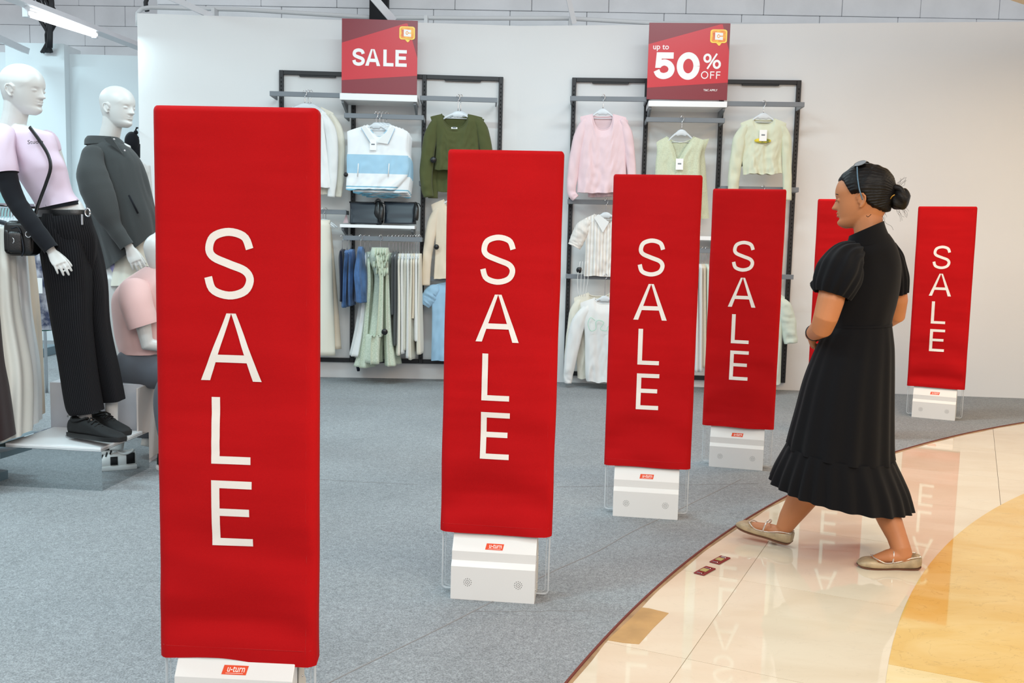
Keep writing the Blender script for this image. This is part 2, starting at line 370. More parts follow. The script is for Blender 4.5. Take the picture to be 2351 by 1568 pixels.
blockwall('wall_upper', V((-3.2, 8.9, 0)), V((6.6, 8.62, 0)), 2.80, 5, .67, .2, 3)
blockwall('wall_upper', V((-8, 11.2, 0)), V((-3.0, 11.0, 0)), 3.0, 6, .62, .215, 5)
# beige ceiling edge of the hall, curved like the carpet
o = struct('ceiling', MB().poly([p + V((0, 0, 2.86)) for p in arc(OC, OR_ + .02, 150, 109, 60)] + [V((8.5, 8.13, 2.86)), V((8.5, 3.7, 2.86))], (0, 0, .2)), 'soffit')
# roof bars, pipe, black column
def bar(name, x0, y0, x1, y1, Ya, Yb, w_, m='white_metal', label=None, cat=None, parent=None):
    p, q = P(x0, y0, Ya), P(x1, y1, Yb); d = (q - p).normalized(); s = d.cross(V((0, 1, 0))).normalized(); u = s.cross(d)
    rings = [[c + s * w_ * a_ + u * w_ * b_ for a_, b_ in ((-.5, -.5), (-.5, .5), (.5, .5), (.5, -.5))] for c in (p, q)]
    o = obj(name, MB().loft(rings), m, parent, smooth=False)
    if label: tag(o, label, cat)
    return o
bar('roof_strut', 139, -120, 484, 36, 7.3, 8.35, .045, label='white diagonal roof strut meeting the top of the white wall, left of the black column', cat='strut')
bar('roof_strut', 759, -120, 902, 46, 7.7, 8.15, .06, label='white diagonal roof strut crossing in front of the black column', cat='strut')
bar('roof_strut', 1277, -120, 1318, 52, 8.0, 8.35, .04, label='white steep roof strut between the two red hanging signs', cat='strut')
bar('roof_beam', -10, -20, 322, 108, 7.2, 9.6, .055, label='long white sloping roof beam carrying the lit tube light', cat='beam')
bar('roof_beam', -20, 80, 60, 116, 8.9, 10.2, .06, label='short white roof beam end at the far left above the pillar', cat='beam')
t = thing('tube_light', 'lit white fluorescent tube light on the sloping roof beam', 'light', P(140, 55, 8.1))
p, q = P(60, 30, 7.6), P(218, 80, 8.68)
obj('tube', MB().tube([p, q], .024, 12), 'tube', t)
obj('batten', MB().tube([p + V((0, 0, .05)), q + V((0, 0, .05))], .02, 6), 'white_metal', t)
for e_ in (p, q): obj('end_cap', MB().box(e_ - V((.02, .02, .03)), e_ + V((.02, .02, .06))), 'white_metal', t, smooth=False)
l = area('tube_lamp', tuple((p + q) / 2 + V((0, 0, -.05))), .9, .06, 14, COOL)
tag(obj('black_column', MB().box((P(850, 20, 8.55).x, 8.5, 3.0), (P(892, 20, 8.55).x, 8.6, 3.7)), 'dark_void', smooth=False), 'black column rising behind the SALE sign above the wall', 'column')
pts = [P(316, 60, 8.4), P(316, 30, 8.4), P(326, 20, 8.42), P(345, 17, 8.45), P(560, 22, 8.55), P(850, 40, 8.55), P(1100, 42, 8.55), P(1300, 42, 8.5), P(1500, 53, 8.45), P(1760, 58, 8.4), P(1980, 61, 8.35)]
t = tag(obj('conduit_pipe', MB().tube(pts, .018, 8), 'pipe'), 'pale conduit pipe running along the top of the white wall', 'pipe')
for x, y in ((490, 24), (978, 42), (1310, 44)):
    p = P(x, y, 8.44); obj('pipe_bracket', MB().box((p.x - .014, p.y - .02, 2.97), (p.x + .014, p.y + .1, p.z + .02)), 'pipe', t, smooth=False)
t = thing('cable_bundle', 'loose bundle of black cables hanging above the left wall pillar', 'cable', P(105, 60, 10.3))
for k in range(7):
    x = 66 + k * 7; rn = random.Random(k)
    obj('cable', MB().tube(vspline([P(x - 14, -90, 10.3), P(x, -10, 10.3), P(x + 14 + rn.random() * 14, 40, 10.3), P(104 + rn.random() * 10, 84, 10.35), P(95 + k * 4, 120, 10.45)], 12), .009 + .012 * rn.random(), 6), 'cable', t)
t = thing('cable_bundle', 'dark cable bundle at the very top above the first cables', 'cable', P(116, 20, 10.2))
for k in range(3): obj('cable', MB().tube(vspline([P(108 + 4 * k, -90, 10.2), P(112 + 4 * k, -15, 10.2), P(116 + 3 * k, 15, 10.2), P(113 + 3 * k, 55, 10.25), P(110 + 4 * k, 110, 10.3)], 10), .014, 6), 'cable', t)
tag(obj('black_cable', MB().tube(vspline([P(342, -100, 8.5), P(338, -10, 8.5), P(334, 8, 8.5), P(338, 26, 8.5)], 6), .02, 6), 'cable'), 'black cable stub behind the left end of the conduit pipe', 'cable')

# ------------------------------------------------------------------ lettering
def strip(path, t, n=24):
    pts = spline(path, n) if len(path) > 2 else [np.array(path[0]) + (np.array(path[1]) - np.array(path[0])) * i / (n // 2) for i in range(n // 2 + 1)]
    out = []
    for i, p in enumerate(pts):
        d = pts[min(i + 1, len(pts) - 1)] - pts[max(i - 1, 0)]; d = d / (np.hypot(*d) + 1e-9); nn = np.array((-d[1], d[0])) * t / 2
        out.append((p - nn, p + nn))
    return out
SP = [(1, .74), (.87, .93), (.5, 1), (.14, .92), (.03, .735), (.13, .60), (.5, .495), (.88, .395), (1, .25), (.87, .075), (.5, 0), (.12, .08), (0, .285)]
def glyph(ch, x, y, w_, h, t, tv=None):     # (x, y) lower left; returns strips of (left, right) pairs
    tv = tv or t; ix = lambda p: (x + t / 2 + p[0] * (w_ - t), y + t / 2 + p[1] * (h - t)); r = []
    if ch == 'S': r.append(strip([ix(p) for p in SP], t, 56))
    if ch in 'LEF':
        r.append(strip([(x + tv / 2, y), (x + tv / 2, y + h)], tv))
        for k in {'L': (0,), 'E': (0, .52, 1), 'F': (.52, 1)}[ch]:
            ww = w_ if k != .52 else w_ * .93
            r.append(strip([(x, y + t / 2 + k * (h - t)), (x + ww, y + t / 2 + k * (h - t))], t))
    if ch == 'A':
        k = tv * .56
        r.append([(np.array((x + (w_ / 2 - k) * a_, y + h * a_)), np.array((x + tv * 1.08 + (w_ / 2 - tv * 1.08) * a_, y + h * a_))) for a_ in np.linspace(0, 1, 13)])
        r.append([(np.array((x + w_ - tv * 1.08 - (w_ / 2 - tv * 1.08) * a_, y + h * a_)), np.array((x + w_ - (w_ / 2 - k) * a_, y + h * a_))) for a_ in np.linspace(0, 1, 13)])
        r.append(strip([(x + w_ * .2, y + h * .33), (x + w_ * .8, y + h * .33)], t))
    if ch in 'O0':
        e = 2.0
        r.append(strip([ix((.5 + .5 * cos(2 * pi * i / 24), .5 + .5 * sin(2 * pi * i / 24))) for i in range(25)], t, 60))
    if ch == '5':
        r.append(strip([(x + w_ * .16, y + h - t / 2), (x + w_ * .93, y + h - t / 2)], t))
        r.append([(np.array((x + w_ * (.13 - .05 * (1 - a_)), y + h * (.42 + .58 * a_))), np.array((x + w_ * (.13 - .05 * (1 - a_)) + t * .92, y + h * (.42 + .58 * a_)))) for a_ in (0, .5, 1)])
        r.append(strip([ix(p) for p in ((.12, .52), (.3, .62), (.55, .66), (.85, .56), (1, .34), (.86, .1), (.5, 0), (.16, .07), (0, .27))], t, 44))
    if ch == '%':
        q = w_ * .46
        for (a_, b_) in ((0, h - q * 1.12), (w_ - q, 0)): r += glyph('O', x + a_, y + b_, q, q * 1.12, t * .8)
        r.append(strip([(x + w_ * .24, y - .0), (x + w_ * .76, y + h)], t * .62))
    return r
def strips_mb(rs, f, lift=None):      # f(x, y) -> world/local point
    mb = MB()
    for qi, r in enumerate(rs):
        k = len(mb.v); of = lift * qi if lift else V((0, 0, 0))
        for a_, b_ in r: mb.v += [f(a_[0], a_[1]) + of, f(b_[0], b_[1]) + of]
        mb.f += [(k + 2 * i, k + 2 * i + 1, k + 2 * i + 3, k + 2 * i + 2) for i in range(len(r) - 1)]
    return mb
def text_mb(s, size, f, bold=0, xs=1):
    c = bpy.data.curves.new('t', 'FONT'); c.body = s; c.size = size; c.offset = bold; c.resolution_u = 3; c.align_x = 'CENTER'
    o = bpy.data.objects.new('t', c); COL.objects.link(o); bpy.context.view_layer.update()
    me = o.evaluated_get(bpy.context.evaluated_depsgraph_get()).to_mesh()
    mb = MB().add([f(v.co.x * xs, v.co.y) for v in me.vertices], [tuple(p.vertices) for p in me.polygons])
    bpy.data.objects.remove(o, do_unlink=True); bpy.data.curves.remove(c); return mb

# ------------------------------------------------------------------ SALE security pedestals
def gate(x, y, yaw, seed, label, sag=0, lean=0, low=0):
    R = thing('security_pedestal', label, 'pedestal', (0, 0, 0), 'red SALE covered security pedestals along the carpet edge')
    rn = random.Random(seed); o1, o2 = rn.random() * 50, rn.random() * 50
    W, Z0, Z1, T = .193, .228 - low, 1.53, .019
    def fy(x_, z):            # front surface of the cloth
        k = 1 - (z - Z0) / (Z1 - Z0); d = .010 * (.35 + k) * fine((x_ * 4 + o1, z * 2.2, seed)) + .0058 * (.4 + k) * fine((x_ * 3 + z * 4, z * 9, o2)) + .0016 * fine((x_ * 5, z * 42, o1))
        d += .022 * max(0, k - .62) * sin(14 * (z + 1.6 * x_ * x_) * 2 + o2)
        if z < .30: d = max(d, d + (.007 - d) * min(1, (.30 - z) / .05))
        if z < Z0 + .028: d += .0012
        e = 1 - min(1, (W - abs(x_)) / .02); d *= (1 - e * .7)
        if abs(x_ - (W - .024)) < .0018: d -= .0012
        return -T + .6 * T * e * e - d
    nz = 120; nx = 44; rings = []
    for i in range(nz + 1):
        z = Z0 + (Z1 - .016 - Z0) * i / (nz - 9) if i <= nz - 9 else Z1 - .016 + .016 * sin(.5 * pi * (i - nz + 9) / 9); c = max(0, z - (Z1 - .014)) / .014; ww = W - .009 * (1 - math.sqrt(max(0, 1 - c * c))); wob = .0022 * fine((0, z * 5, seed + 9))
        r_ = []
        for j in range(nx + 1):
            x_ = -ww + 2 * ww * j / nx; zz = z
            if i < 8: zz += (1 - i / 8) * (.005 * fine((x_ * 7, seed, 1)) + sag * sin((x_ / W + 1) * pi * .75) - sag * .6)
            r_.append(V((x_ + wob, fy(x_, z) * (1 - .5 * c * c), zz)))
        for j in range(13): x_ = ww - 2 * ww * j / 12; r_.append(V((x_ + wob, T * (1 - .5 * c * c) + .003 * fine((x_ * 4, z * 4, seed + 3)), z)))
        rings.append(r_)
    mb = MB(); mb.loft(rings, False, True)
    cov = obj('fabric_cover', mb, 'red_cloth', R)
    sm = MB()
    for xx in (W - .0235,):
        sm.tube([V((xx, fy(xx, z) - .0002, z)) for z in [Z0 + .01 + (Z1 - Z0 - .03) * i / 50 for i in range(51)]], .0009, 5)
    obj('seam', sm, 'red_seam', cov)
    obj('seam', MB().tube([V((xx, fy(xx, Z0 + .03) - .0002, Z0 + .03)) for xx in [-W + .01 + (2 * W - .02) * i / 30 for i in range(31)]], .0009, 5), 'red_seam', cov)
    for ch, cx, z, w_, h in (('S', -.015, 1.085, .118, .167), ('A', -.011, .892, .147, .160), ('L', -.012, .692, .095, .160), ('E', -.010, .491, .099, .161)):
        obj('letter', strips_mb(glyph(ch, cx - w_ / 2, z, w_, h, .0185, .0200), lambda a_, b_: V((a_, min(fy(a_ + dx, b_ + dz) for dx in (-.004, 0, .004) for dz in (-.006, 0, .006)) - .0011, b_))), 'letter_white', cov, fix=False)
    # housings
    prof = [(-.066, .006), (-.066, .122), (-.050, .139), (-.050, .171), (-.013, .226), (-.004, .237), (-.004, .006)]
    def housing(name, sg, yo, m_):
        pr_ = [(sg * p[0] + yo, p[1]) for p in prof]
        mb = MB().loft([[V((xx, p[0], p[1])) for p in pr_] for xx in (-.1445, -.1425, .1425, .1445)])
        for k, s_ in ((0, .985), (3, .985)):
            for j in range(7): q = mb.v[k * 7 + j]; mb.v[k * 7 + j] = V((q.x, yo + sg * -.035 + (q.y - yo - sg * -.035) * s_, .11 + (q.z - .11) * s_))
        return obj(name, mb, m_, R, smooth=False)
    hs = housing('front_housing', 1, 0, 'unit'); housing('rear_housing', -1, .010, 'unit_back')
    obj('gap_strip', MB().box((-.14, -.003, .03), (.1425, .009, .222)), 'hole', R, smooth=False)
    for cx in (-.086, .088):
        hb = MB()
        for rr, n in ((0, 1), (.0067, 8), (.0130, 12)):
            for k in range(n):
                a_ = 2 * pi * k / n; c = V((cx + rr * cos(a_), -.0664, .068 + rr * sin(a_)))
                hb.add([c + V((.0014 * cos(t_), -.0001, .0014 * sin(t_))) for t_ in (0, pi / 3, 2 * pi / 3, pi, 4 * pi / 3, 5 * pi / 3)], [(0, 1, 2, 3, 4, 5)])
        obj('speaker_holes', hb, 'hole', hs, smooth=False, fix=False)['kind'] = 'stuff'
    sl = V((0, .037, .055)).normalized(); nrm = V((0, -sl.z, sl.y)); bc = V((0, -.050, .171))
    st = lambda a_, b_, k=.0006: bc + V((a_, 0, 0)) + sl * b_ + nrm * k
    s_ = obj('sticker', MB().poly([st(-.031, .010), st(.029, .010), st(.033, .032), st(-.027, .032)]), 'sticker', hs, smooth=False, fix=False)
    obj('sticker_text', text_mb('u-turn', .0185, lambda a_, b_: st(a_ + .003 + b_ * .15, b_ * 1.25 + .0165, .0011), .0001, .95), 'sticker_text', s_, smooth=False, fix=False)
    obj('sticker_line', MB().poly([st(-.021, .0128, .0011), st(.022, .0128, .0011), st(.022, .0136, .0011), st(-.021, .0136, .0011)]), 'sticker_text', s_, smooth=False, fix=False)
    # acrylic antenna panel with polished rim
    lp = [V((-.186, .004, .6)), V((-.186, .004, .032))] + [V((-.186 + .012 * (1 - cos(a_)), .004, .032 - .012 * sin(a_))) for a_ in (.4, .8, 1.2)] + [V((-.172, .004, .019)), V((.172, .004, .019))] + [V((.186 - .012 * (1 - cos(a_)), .004, .032 - .012 * sin(a_))) for a_ in (1.2, .8, .4)] + [V((.186, .004, .032)), V((.186, .004, .6))]
    obj('antenna_rim', MB().tube(lp, .0032, 8, flat=(V((0, 1, 0)), 1.8)), 'acrylic_edge', R)
    obj('antenna_rim', MB().tube([V((p.x * .945, p.y, max(p.z + .008, .027))) for p in lp], .0012, 5), 'acrylic_edge', R)
    for z in (.045, .145):
        for yy in (-.035, .040): obj('screw', MB().ell((.1452, yy, z), (.0022, 0, 0), (0, .003, 0), (0, 0, .003), 8, 6), 'chrome', R)
    for xx in (-.12, .12):
        for yy in (-.045, .055): obj('foot', MB().tube([V((xx, yy, .0062)), V((xx, yy, .012))], .008, 10), 'hole', R)
    R.location = (x, y, .0002); R.rotation_euler = (0, lean, -math.radians(yaw)); return R
gate(-.650, 2.31, 3, 11, 'largest red SALE security pedestal in the left foreground, base cut off by the frame', sag=.007, low=.020)
gate(-.040, 3.3, 6, 22, 'red SALE security pedestal second from the left, olive top behind it', lean=.003)
gate(.625, 4.35, 9, 33, 'red SALE security pedestal third from the left, in front of the pink sweater', lean=-.002)
gate(1.262, 5.35, 15, 44, 'red SALE security pedestal fourth from the left, just left of the walking woman', lean=0)
gate(2.12, 6.28, 20, 55, 'red security pedestal mostly hidden behind the walking woman', lean=.0)
gate(3.085, 7.05, 27, 66, 'smallest red SALE security pedestal, alone at right against the white wall', lean=-.004)
ORD = ['first', 'second', 'third', 'fourth', 'fifth', 'sixth', 'seventh', 'eighth', 'ninth']
# ------------------------------------------------------------------ wall racks, frame of reference on each wall face
class Frame:
    def __init__(s, O, Q):
        s.O = V(O); s.T = (V(Q) - V(O)).normalized(); s.N = V((s.T.y, -s.T.x, 0))
    def at(s, x, y, d):          # photo point -> (along wall, height) on the plane d in front of the wall
        r = ray(x, y); k = ((s.O + s.N * d - CC).dot(s.N)) / r.dot(s.N); p = CC + r * k
        return (p - s.O).dot(s.T), p.z
    def W(s, a, z, d): return s.O + s.T * a + s.N * d + V((0, 0, z))
F1, F2 = Frame(WA, WB), Frame(WB, WC)
def fbox(fr, a0, a1, d0, d1, z0, z1, mb=None, r=.002):
    X = Matrix((( fr.T.x, -fr.N.x, 0, fr.O.x), (fr.T.y, -fr.N.y, 0, fr.O.y), (0, 0, 1, 0), (0, 0, 0, 1)))
    return (mb or MB()).bbox((a0, -d1, z0), (a1, -d0, z1), r, X)
def rack(fr, ups, ytop, ybot, bars, label, shelf):
    z1 = fr.at(ups[1], ytop, .03)[1]; z0 = fr.at(ups[1], ybot, .03)[1]
    A = [fr.at(x, 300, .03)[0] for x in ups]
    R = thing('garment_rack', label, 'clothes rack', fr.W(A[0], z0, 0), 'black wall racks')
    sl = MB()
    for a in A:
        obj('upright', fbox(fr, a - .018, a + .018, .004, .034, z0, z1), 'black_metal', R, smooth=False)
        z = z0 + .04
        while z < z1 - .05:
            fbox(fr, a - .004, a + .004, .034, .0345, z, z + .014, sl, .0001); z += .033
    obj('slots', sl, 'slot', R, smooth=False)['kind'] = 'stuff'
    for k in range(3):
        obj('top_rail', fbox(fr, A[k] + .018, A[k + 1] - .018, .006, .032, z1 - .034, z1), 'black_metal', R, smooth=False)
        obj('bottom_rail', fbox(fr, A[k] + .018, A[k + 1] - .018, .006, .032, z0, z0 + .036), 'black_metal', R, smooth=False)
        a = (A[k] + A[k + 1]) / 2; obj('joining_plate', fbox(fr, a - .15, a + .15, .01, .03, z1 - .046, z1 - .034), 'black_metal', R, smooth=False)
    for (x0, y0, x1, y1, d) in bars:
        a0, z = fr.at(x0, y0, d); a1, zz = fr.at(x1, y1, d); z = (z + zz) / 2
        b_ = obj('hang_bar', fbox(fr, a0, a1, d - .012, d + .003, z - .019, z + .019), 'grey_metal', R, smooth=False)
        for a, sg in ((a0, 1), (a1, -1)):
            ua = min(A, key=lambda q: abs(q - a)); 
            obj('bar_arm', fbox(fr, a if sg > 0 else a - .012, a + .012 if sg > 0 else a, .034, d - .012, z - .019, z + .015), 'grey_metal', b_, smooth=False)
    for (x0, y0, x1, y1, d, th) in shelf:
        a0, z = fr.at(x0, y0, d); a1, zz = fr.at(x1, y1, d); z = (z + zz) / 2
        s_ = obj('shelf', fbox(fr, a0, a1, .036, d, z - th, z), 'shelf_white', R, smooth=False)
        for a in (a0 + .01, a1 - .03):
            obj('shelf_bracket', MB().add([fr.W(a + q, zq, dq) for q in (0, .018) for zq, dq in ((z - th, .036), (z - th, d - .03), (z - th - .02, d - .03), (z - th - .075, .036))], [(0, 1, 2, 3), (7, 6, 5, 4), (0, 4, 5, 1), (1, 5, 6, 2), (2, 6, 7, 3), (3, 7, 4, 0)]), 'grey_metal', s_, smooth=False)
    return R, A
rack(F1, (646, 811, 973, 1148), 166, 832, [(619, 216, 786, 218, .30), (790, 265, 973, 270, .30), (964, 226, 1142, 229, .30), (650, 484, 795, 487, .22), (962, 421, 1140, 425, .2), (788, 545, 969, 551, .30), (965, 640, 1140, 644, .2)],
     'left black wall rack under the red SALE sign, three bays of clothes', [(780, 213, 958, 219, .36, .052), (780, 514, 952, 519, .36, .026)])
rack(F2, (1315, 1482, 1654, 1829), 180, 868, [(1309, 226, 1485, 228, .30), (1484, 273, 1664, 278, .30), (1670, 237, 1847, 241, .30), (1303, 463, 1480, 466, .25), (1299, 635, 1478, 638, .25), (1655, 432, 1834, 436, .25), (1655, 632, 1822, 636, .25), (1490, 572, 1660, 577, .28)],
     'right black wall rack under the red 50% OFF sign, three bays of clothes', [(1489, 231, 1670, 233, .36, .045), (1489, 539, 1665, 544, .34, .032)])
# signs
def sign(fr, c, d, label, bright, arts):
    (x0, y0), (x1, y1) = c
    a0, zt = fr.at(x0, y0, d); a1, zb = fr.at(x1, y1, d)
    R = thing('sale_sign', label, 'sign', fr.W((a0 + a1) / 2, zb, d), 'red signs standing on the top shelves')
    L = lambda u, v, k=.0006: fr.W(a0 + (a1 - a0) * u, zt + (zb - zt) * v, d + k)
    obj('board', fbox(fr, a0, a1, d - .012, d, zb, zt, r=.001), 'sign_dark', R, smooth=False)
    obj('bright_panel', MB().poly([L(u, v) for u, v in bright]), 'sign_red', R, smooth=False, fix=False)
    wd = a1 - a0; hh = zt - zb
    for rs in arts:
        if rs[0] == 't':
            _, s_, u, v, sz, bd, xs = rs; mb = text_mb(s_, sz, lambda a_, b_: fr.W(a0 + wd * u + a_, zt - hh * v + b_, d + .0012), bd, xs)
        else:
            _, ch, u0, u1, v0, v1, t = rs
            mb = strips_mb(glyph(ch, u0 * wd, -v1 * hh, (u1 - u0) * wd, (v1 - v0) * hh, t), lambda a_, b_: fr.W(a0 + a_, zt + b_, d + .0012), fr.N * .0004)
        obj('lettering', mb, 'sign_white', R, smooth=False, fix=False)
    # yellow speech-bubble emblem with a square white letter
    cu, cv, ru, rv = .862, .17, .103, .088
    def rr(k, sx, sy, q=.35, n=6):
        pts = []
        for qx, qy, a_ in ((1, -1, -90), (1, 1, 0), (-1, 1, 90), (-1, -1, 180)):
            for i in range(n + 1):
                t_ = math.radians(a_ + 90 * i / n); pts.append(L(cu + sx * (qx * (1 - q) + q * cos(t_)), cv + sy * (qy * (1 - q) + q * sin(t_)), k))
        return pts
    e = obj('emblem', MB().poly(rr(.004, ru, rv)[:12] + rr(.004, ru, rv)[12:], tuple(fr.N * -.003)), 'logo_gold', R, smooth=False)
    obj('emblem_tail', MB().poly([L(cu - .035, cv + rv * .9, .004), L(cu + .045, cv + rv * .9, .004), L(cu + .018, cv + rv * 1.38, .004), L(cu + .002, cv + rv * 1.38, .004)], tuple(fr.N * -.003)), 'logo_gold', e, smooth=False)
    obj('emblem_face', MB().poly(rr(.0052, ru * .84, rv * .84)), 'logo_yellow', e, smooth=False, fix=False)
    obj('emblem_shade', MB().poly([L(cu - .075, cv - .045, .0055), L(cu + .02, cv - .038, .0055), L(cu + .02, cv - .03, .0055), L(cu - .045, cv - .04, .0055), L(cu - .05, cv + .05, .0055), L(cu - .062, cv + .05, .0055)]), 'logo_orange', e, smooth=False, fix=False)
    g_ = MB()
    for q in (((-.045, -.05), (.052, -.042), (.052, -.006), (.018, -.006), (.0, -.028), (-.02, -.012), (-.02, .012), (0, .028), (.018, .006), (.052, .006), (.052, .05), (-.045, .045)),):
        g_.poly([L(cu + p[0], cv + p[1], .006) for p in q])
    obj('emblem_letter', g_, 'sign_white', e, smooth=False, fix=False)
    obj('emblem_diamond', MB().poly([L(cu - .002, cv - .016, .0064), L(cu + .012, cv, .0064), L(cu - .002, cv + .016, .0064), L(cu - .013, cv, .0064)]), 'sign_white', e, smooth=False, fix=False)
G = 'g'
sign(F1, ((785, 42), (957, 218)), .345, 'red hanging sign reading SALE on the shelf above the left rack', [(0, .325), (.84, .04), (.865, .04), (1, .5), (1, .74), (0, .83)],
     [(G, 'S', .14, .305, .395, .63, .026), (G, 'A', .31, .51, .40, .625, .026), (G, 'L', .55, .685, .40, .625, .026), (G, 'E', .71, .86, .40, .625, .026)])
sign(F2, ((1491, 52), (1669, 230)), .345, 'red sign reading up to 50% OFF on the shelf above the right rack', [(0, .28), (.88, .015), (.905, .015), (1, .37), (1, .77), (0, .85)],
     [('t', 'up to', .155, .345, .062, .0006, .95), (G, '5', .072, .335, .385, .735, .048), (G, '0', .36, .645, .38, .74, .050), (G, '%', .685, .905, .395, .595, .022), (G, 'O', .665, .755, .625, .725, .0075), (G, 'F', .778, .83, .627, .723, .0075), (G, 'F', .852, .904, .627, .723, .0075), ('t', 'T&C APPLY', .79, .885, .022, .0003, 1)])

# ------------------------------------------------------------------ hangers and hanging clothes
def hanger(fr, x, ybar, d, yneck, halfpx, label, group, drop=14, edge=False):
    a, zb = fr.at(x, ybar, d); _, zn = fr.at(x, yneck, d); hw = halfpx / 274
    R = thing('hanger', label, 'hanger', fr.W(a, zb, d), group)
    r = .013; hk = [fr.W(a - r * .9, zb + .012, d + .012), fr.W(a - r * .6, zb + .026, d + .010), fr.W(a + .002, zb + .031, d + .006), fr.W(a + r, zb + .018, d), fr.W(a + r * .8, zb - .006, d), fr.W(a, zb - .02, d), fr.W(a, zn, d)]
    obj('hook', MB().tube(vspline(hk, 16), .0028, 6), 'chrome', R)
    if edge:
        obj('arms', MB().ell(fr.W(a, zn - .02, d - .02), fr.T * .007, fr.N * .17, V((0, 0, .024)), 10, 8), 'hanger', R); return R
    dz = drop / 274; rings = []
    for i in range(17):
        u = -1 + i / 8; z = zn - dz * (abs(u) ** 1.6) ; w_ = .013 * (1 - .35 * abs(u)) + (.012 if abs(u) < .3 else 0)
        c = fr.W(a + u * hw, z - w_ * .5, d); rings.append([c + V((0, 0, w_)) * cos(t) + fr.N * .007 * sin(t) for t in [2 * pi * j / 10 for j in range(10)]])
    obj('arms', MB().loft(rings), 'hanger', R)
    obj('cross_bar', MB().tube([fr.W(a - hw * .8, zn - dz * .95, d), fr.W(a + hw * .8, zn - dz * .95, d)], .003, 6), 'hanger', R)
    return R
def hang_top(name, fr, d, neck, sh, rows, thick, m, label, cat, group=None, sleeves=(), hemw=3, fold=1, scoop=(20, 8), shape=1.6, under=True, seed=0, nu=56, nv=44, band=None, sl_flat=.55):
    """neck=(xl,xr,y) sh=((xl,yl),(xr,yr)) rows=[(y,xl,xr)...] in surveyed photo points; becomes a two-sided cloth body."""
    px = lambda x, y: fr.at(x, y, d)
    y0 = neck[2]; R = thing(name, label, cat, fr.W(*px((neck[0] + neck[1]) / 2, y0), d), group)
    al = lambda x, y: px(x, y)[0]
    ys = [r[0] for r in rows]
    def edge(y):
        if y <= ys[0]: return rows[0][1], rows[0][2]
        for p, q in zip(rows, rows[1:]):
            if y <= q[0]:
                t = (y - p[0]) / (q[0] - p[0]); return p[1] + (q[1] - p[1]) * t, p[2] + (q[2] - p[2]) * t
        return rows[-1][1], rows[-1][2]
    SR = [tuple(r) for r in spline([(r[0], r[1], r[2]) for r in rows], 24)] if len(rows) > 2 else rows
    rows = SR; ys = [r[0] for r in rows]
    X0, X1 = rows[0][1], rows[0][2]
    un0, un1 = (neck[0] - X0) / (X1 - X0), (neck[1] - X0) / (X1 - X0)
    def top(u, s_):
        if u < un0: t = u / un0; return sh[0][1] + (y0 - sh[0][1]) * t ** .85
        if u > un1: t = (1 - u) / (1 - un1); return sh[1][1] + (y0 - sh[1][1]) * t ** .85
        t = (u - un0) / (un1 - un0) * 2 - 1; return y0 + scoop[s_] * (1 - abs(t) ** (2 * shape)) ** (1 / shape if s_ == 0 else .6)
    def pt(u, v, s_):
        yt = top(u, s_); yb = rows[-1][0] + hemw * fine((u * 6, seed, 0)) + hemw * .8 * sin(u * 9 + seed) * .4
        y = yt + (yb - yt) * v; l, r_ = edge(y); a, z = px(l + (r_ - l) * u, y)
        e = max(0, 1 - abs(2 * u - 1) ** 2.6) ** .5; ramp = min(1, v * 7 + .15)
        dd = thick * e * ramp * (.75 + .25 * v)
        f_ = fold * (.010 * sin(u * 13 + 2.2 * v + seed + 2 * fine((u * 2, v * 2, seed))) + .012 * fine((u * 9, v * 2.2, seed + 3)) + .007 * fine((u * 14 + v * 5, v * 8, seed + 5)) + .007 * fine((u * 5 - v * 7, v * 6 + u * 6, seed + 8))) * (.25 + v) * min(1, e * 1.4)
        return fr.W(a, z, d + (dd + f_ if s_ == 0 else -dd * .8 + f_ * .4))
    for s_, nm in ((0, 'front_panel'), (1, 'back_panel')):
        mb = MB(); mb.v = [pt(i / nu, j / nv, s_) for j in range(nv + 1) for i in range(nu + 1)]
        mb.f = [(j * (nu + 1) + i, j * (nu + 1) + i + 1, (j + 1) * (nu + 1) + i + 1, (j + 1) * (nu + 1) + i) for j in range(nv) for i in range(nu)]
        obj(nm, mb, m, R, fix=False)
    nk = [pt(un0 + (un1 - un0) * i / 24, 0.0, 0) for i in range(25)]; bk = [pt(un1 - (un1 - un0) * i / 24, 0, 1) for i in range(25)]
    obj('neckline', MB().tube(nk + bk + nk[:1], .0042 if not band else band, 6), m, R)
    for k, (path, rad) in enumerate(sleeves):
        n = 26; pts = spline(path, n); rr = spline([(r_,) for r_ in rad], n); rings = []; mx_ = (X0 + X1) / 2; sg_ = 1 if path[0][0] > mx_ else -1
        for i in range(n):
            if i < 6: rr[i] = (rr[i][0] * (.30 + .70 * math.sqrt(min(1, (i + .35) / 5.5))),)
            if i < 6: pts[i] = pts[i] + np.array((-sg_ * rad[0] * .75 * (1 - i / 6) ** 1.6, 0))
        for i in range(n):
            a, z = px(pts[i][0], pts[i][1]); q = pts[min(i + 1, n - 1)] - pts[max(i - 1, 0)]; q = q / np.hypot(*q); r0 = rr[i][0] / 274
            sd = fr.T * (-q[1]) + V((0, 0, -q[0])); c = fr.W(a, z, d - .004)
            rings.append([c + sd * r0 * cos(t) * (1 + .10 * fold * fine((cos(t) * 2, i * .25, seed + k))) + fr.N * sin(t) * min(r0 * sl_flat + .006, .045) * (1 + .6 * fold * fine((cos(t) * 2, i * .4 + sin(t), seed + k + 7))) for t in [2 * pi * j / 18 for j in range(18)]])
        obj('sleeve', MB().loft(rings, True, True), m, R)
    R['_'] = 1; del R['_']
    return R, px, pt
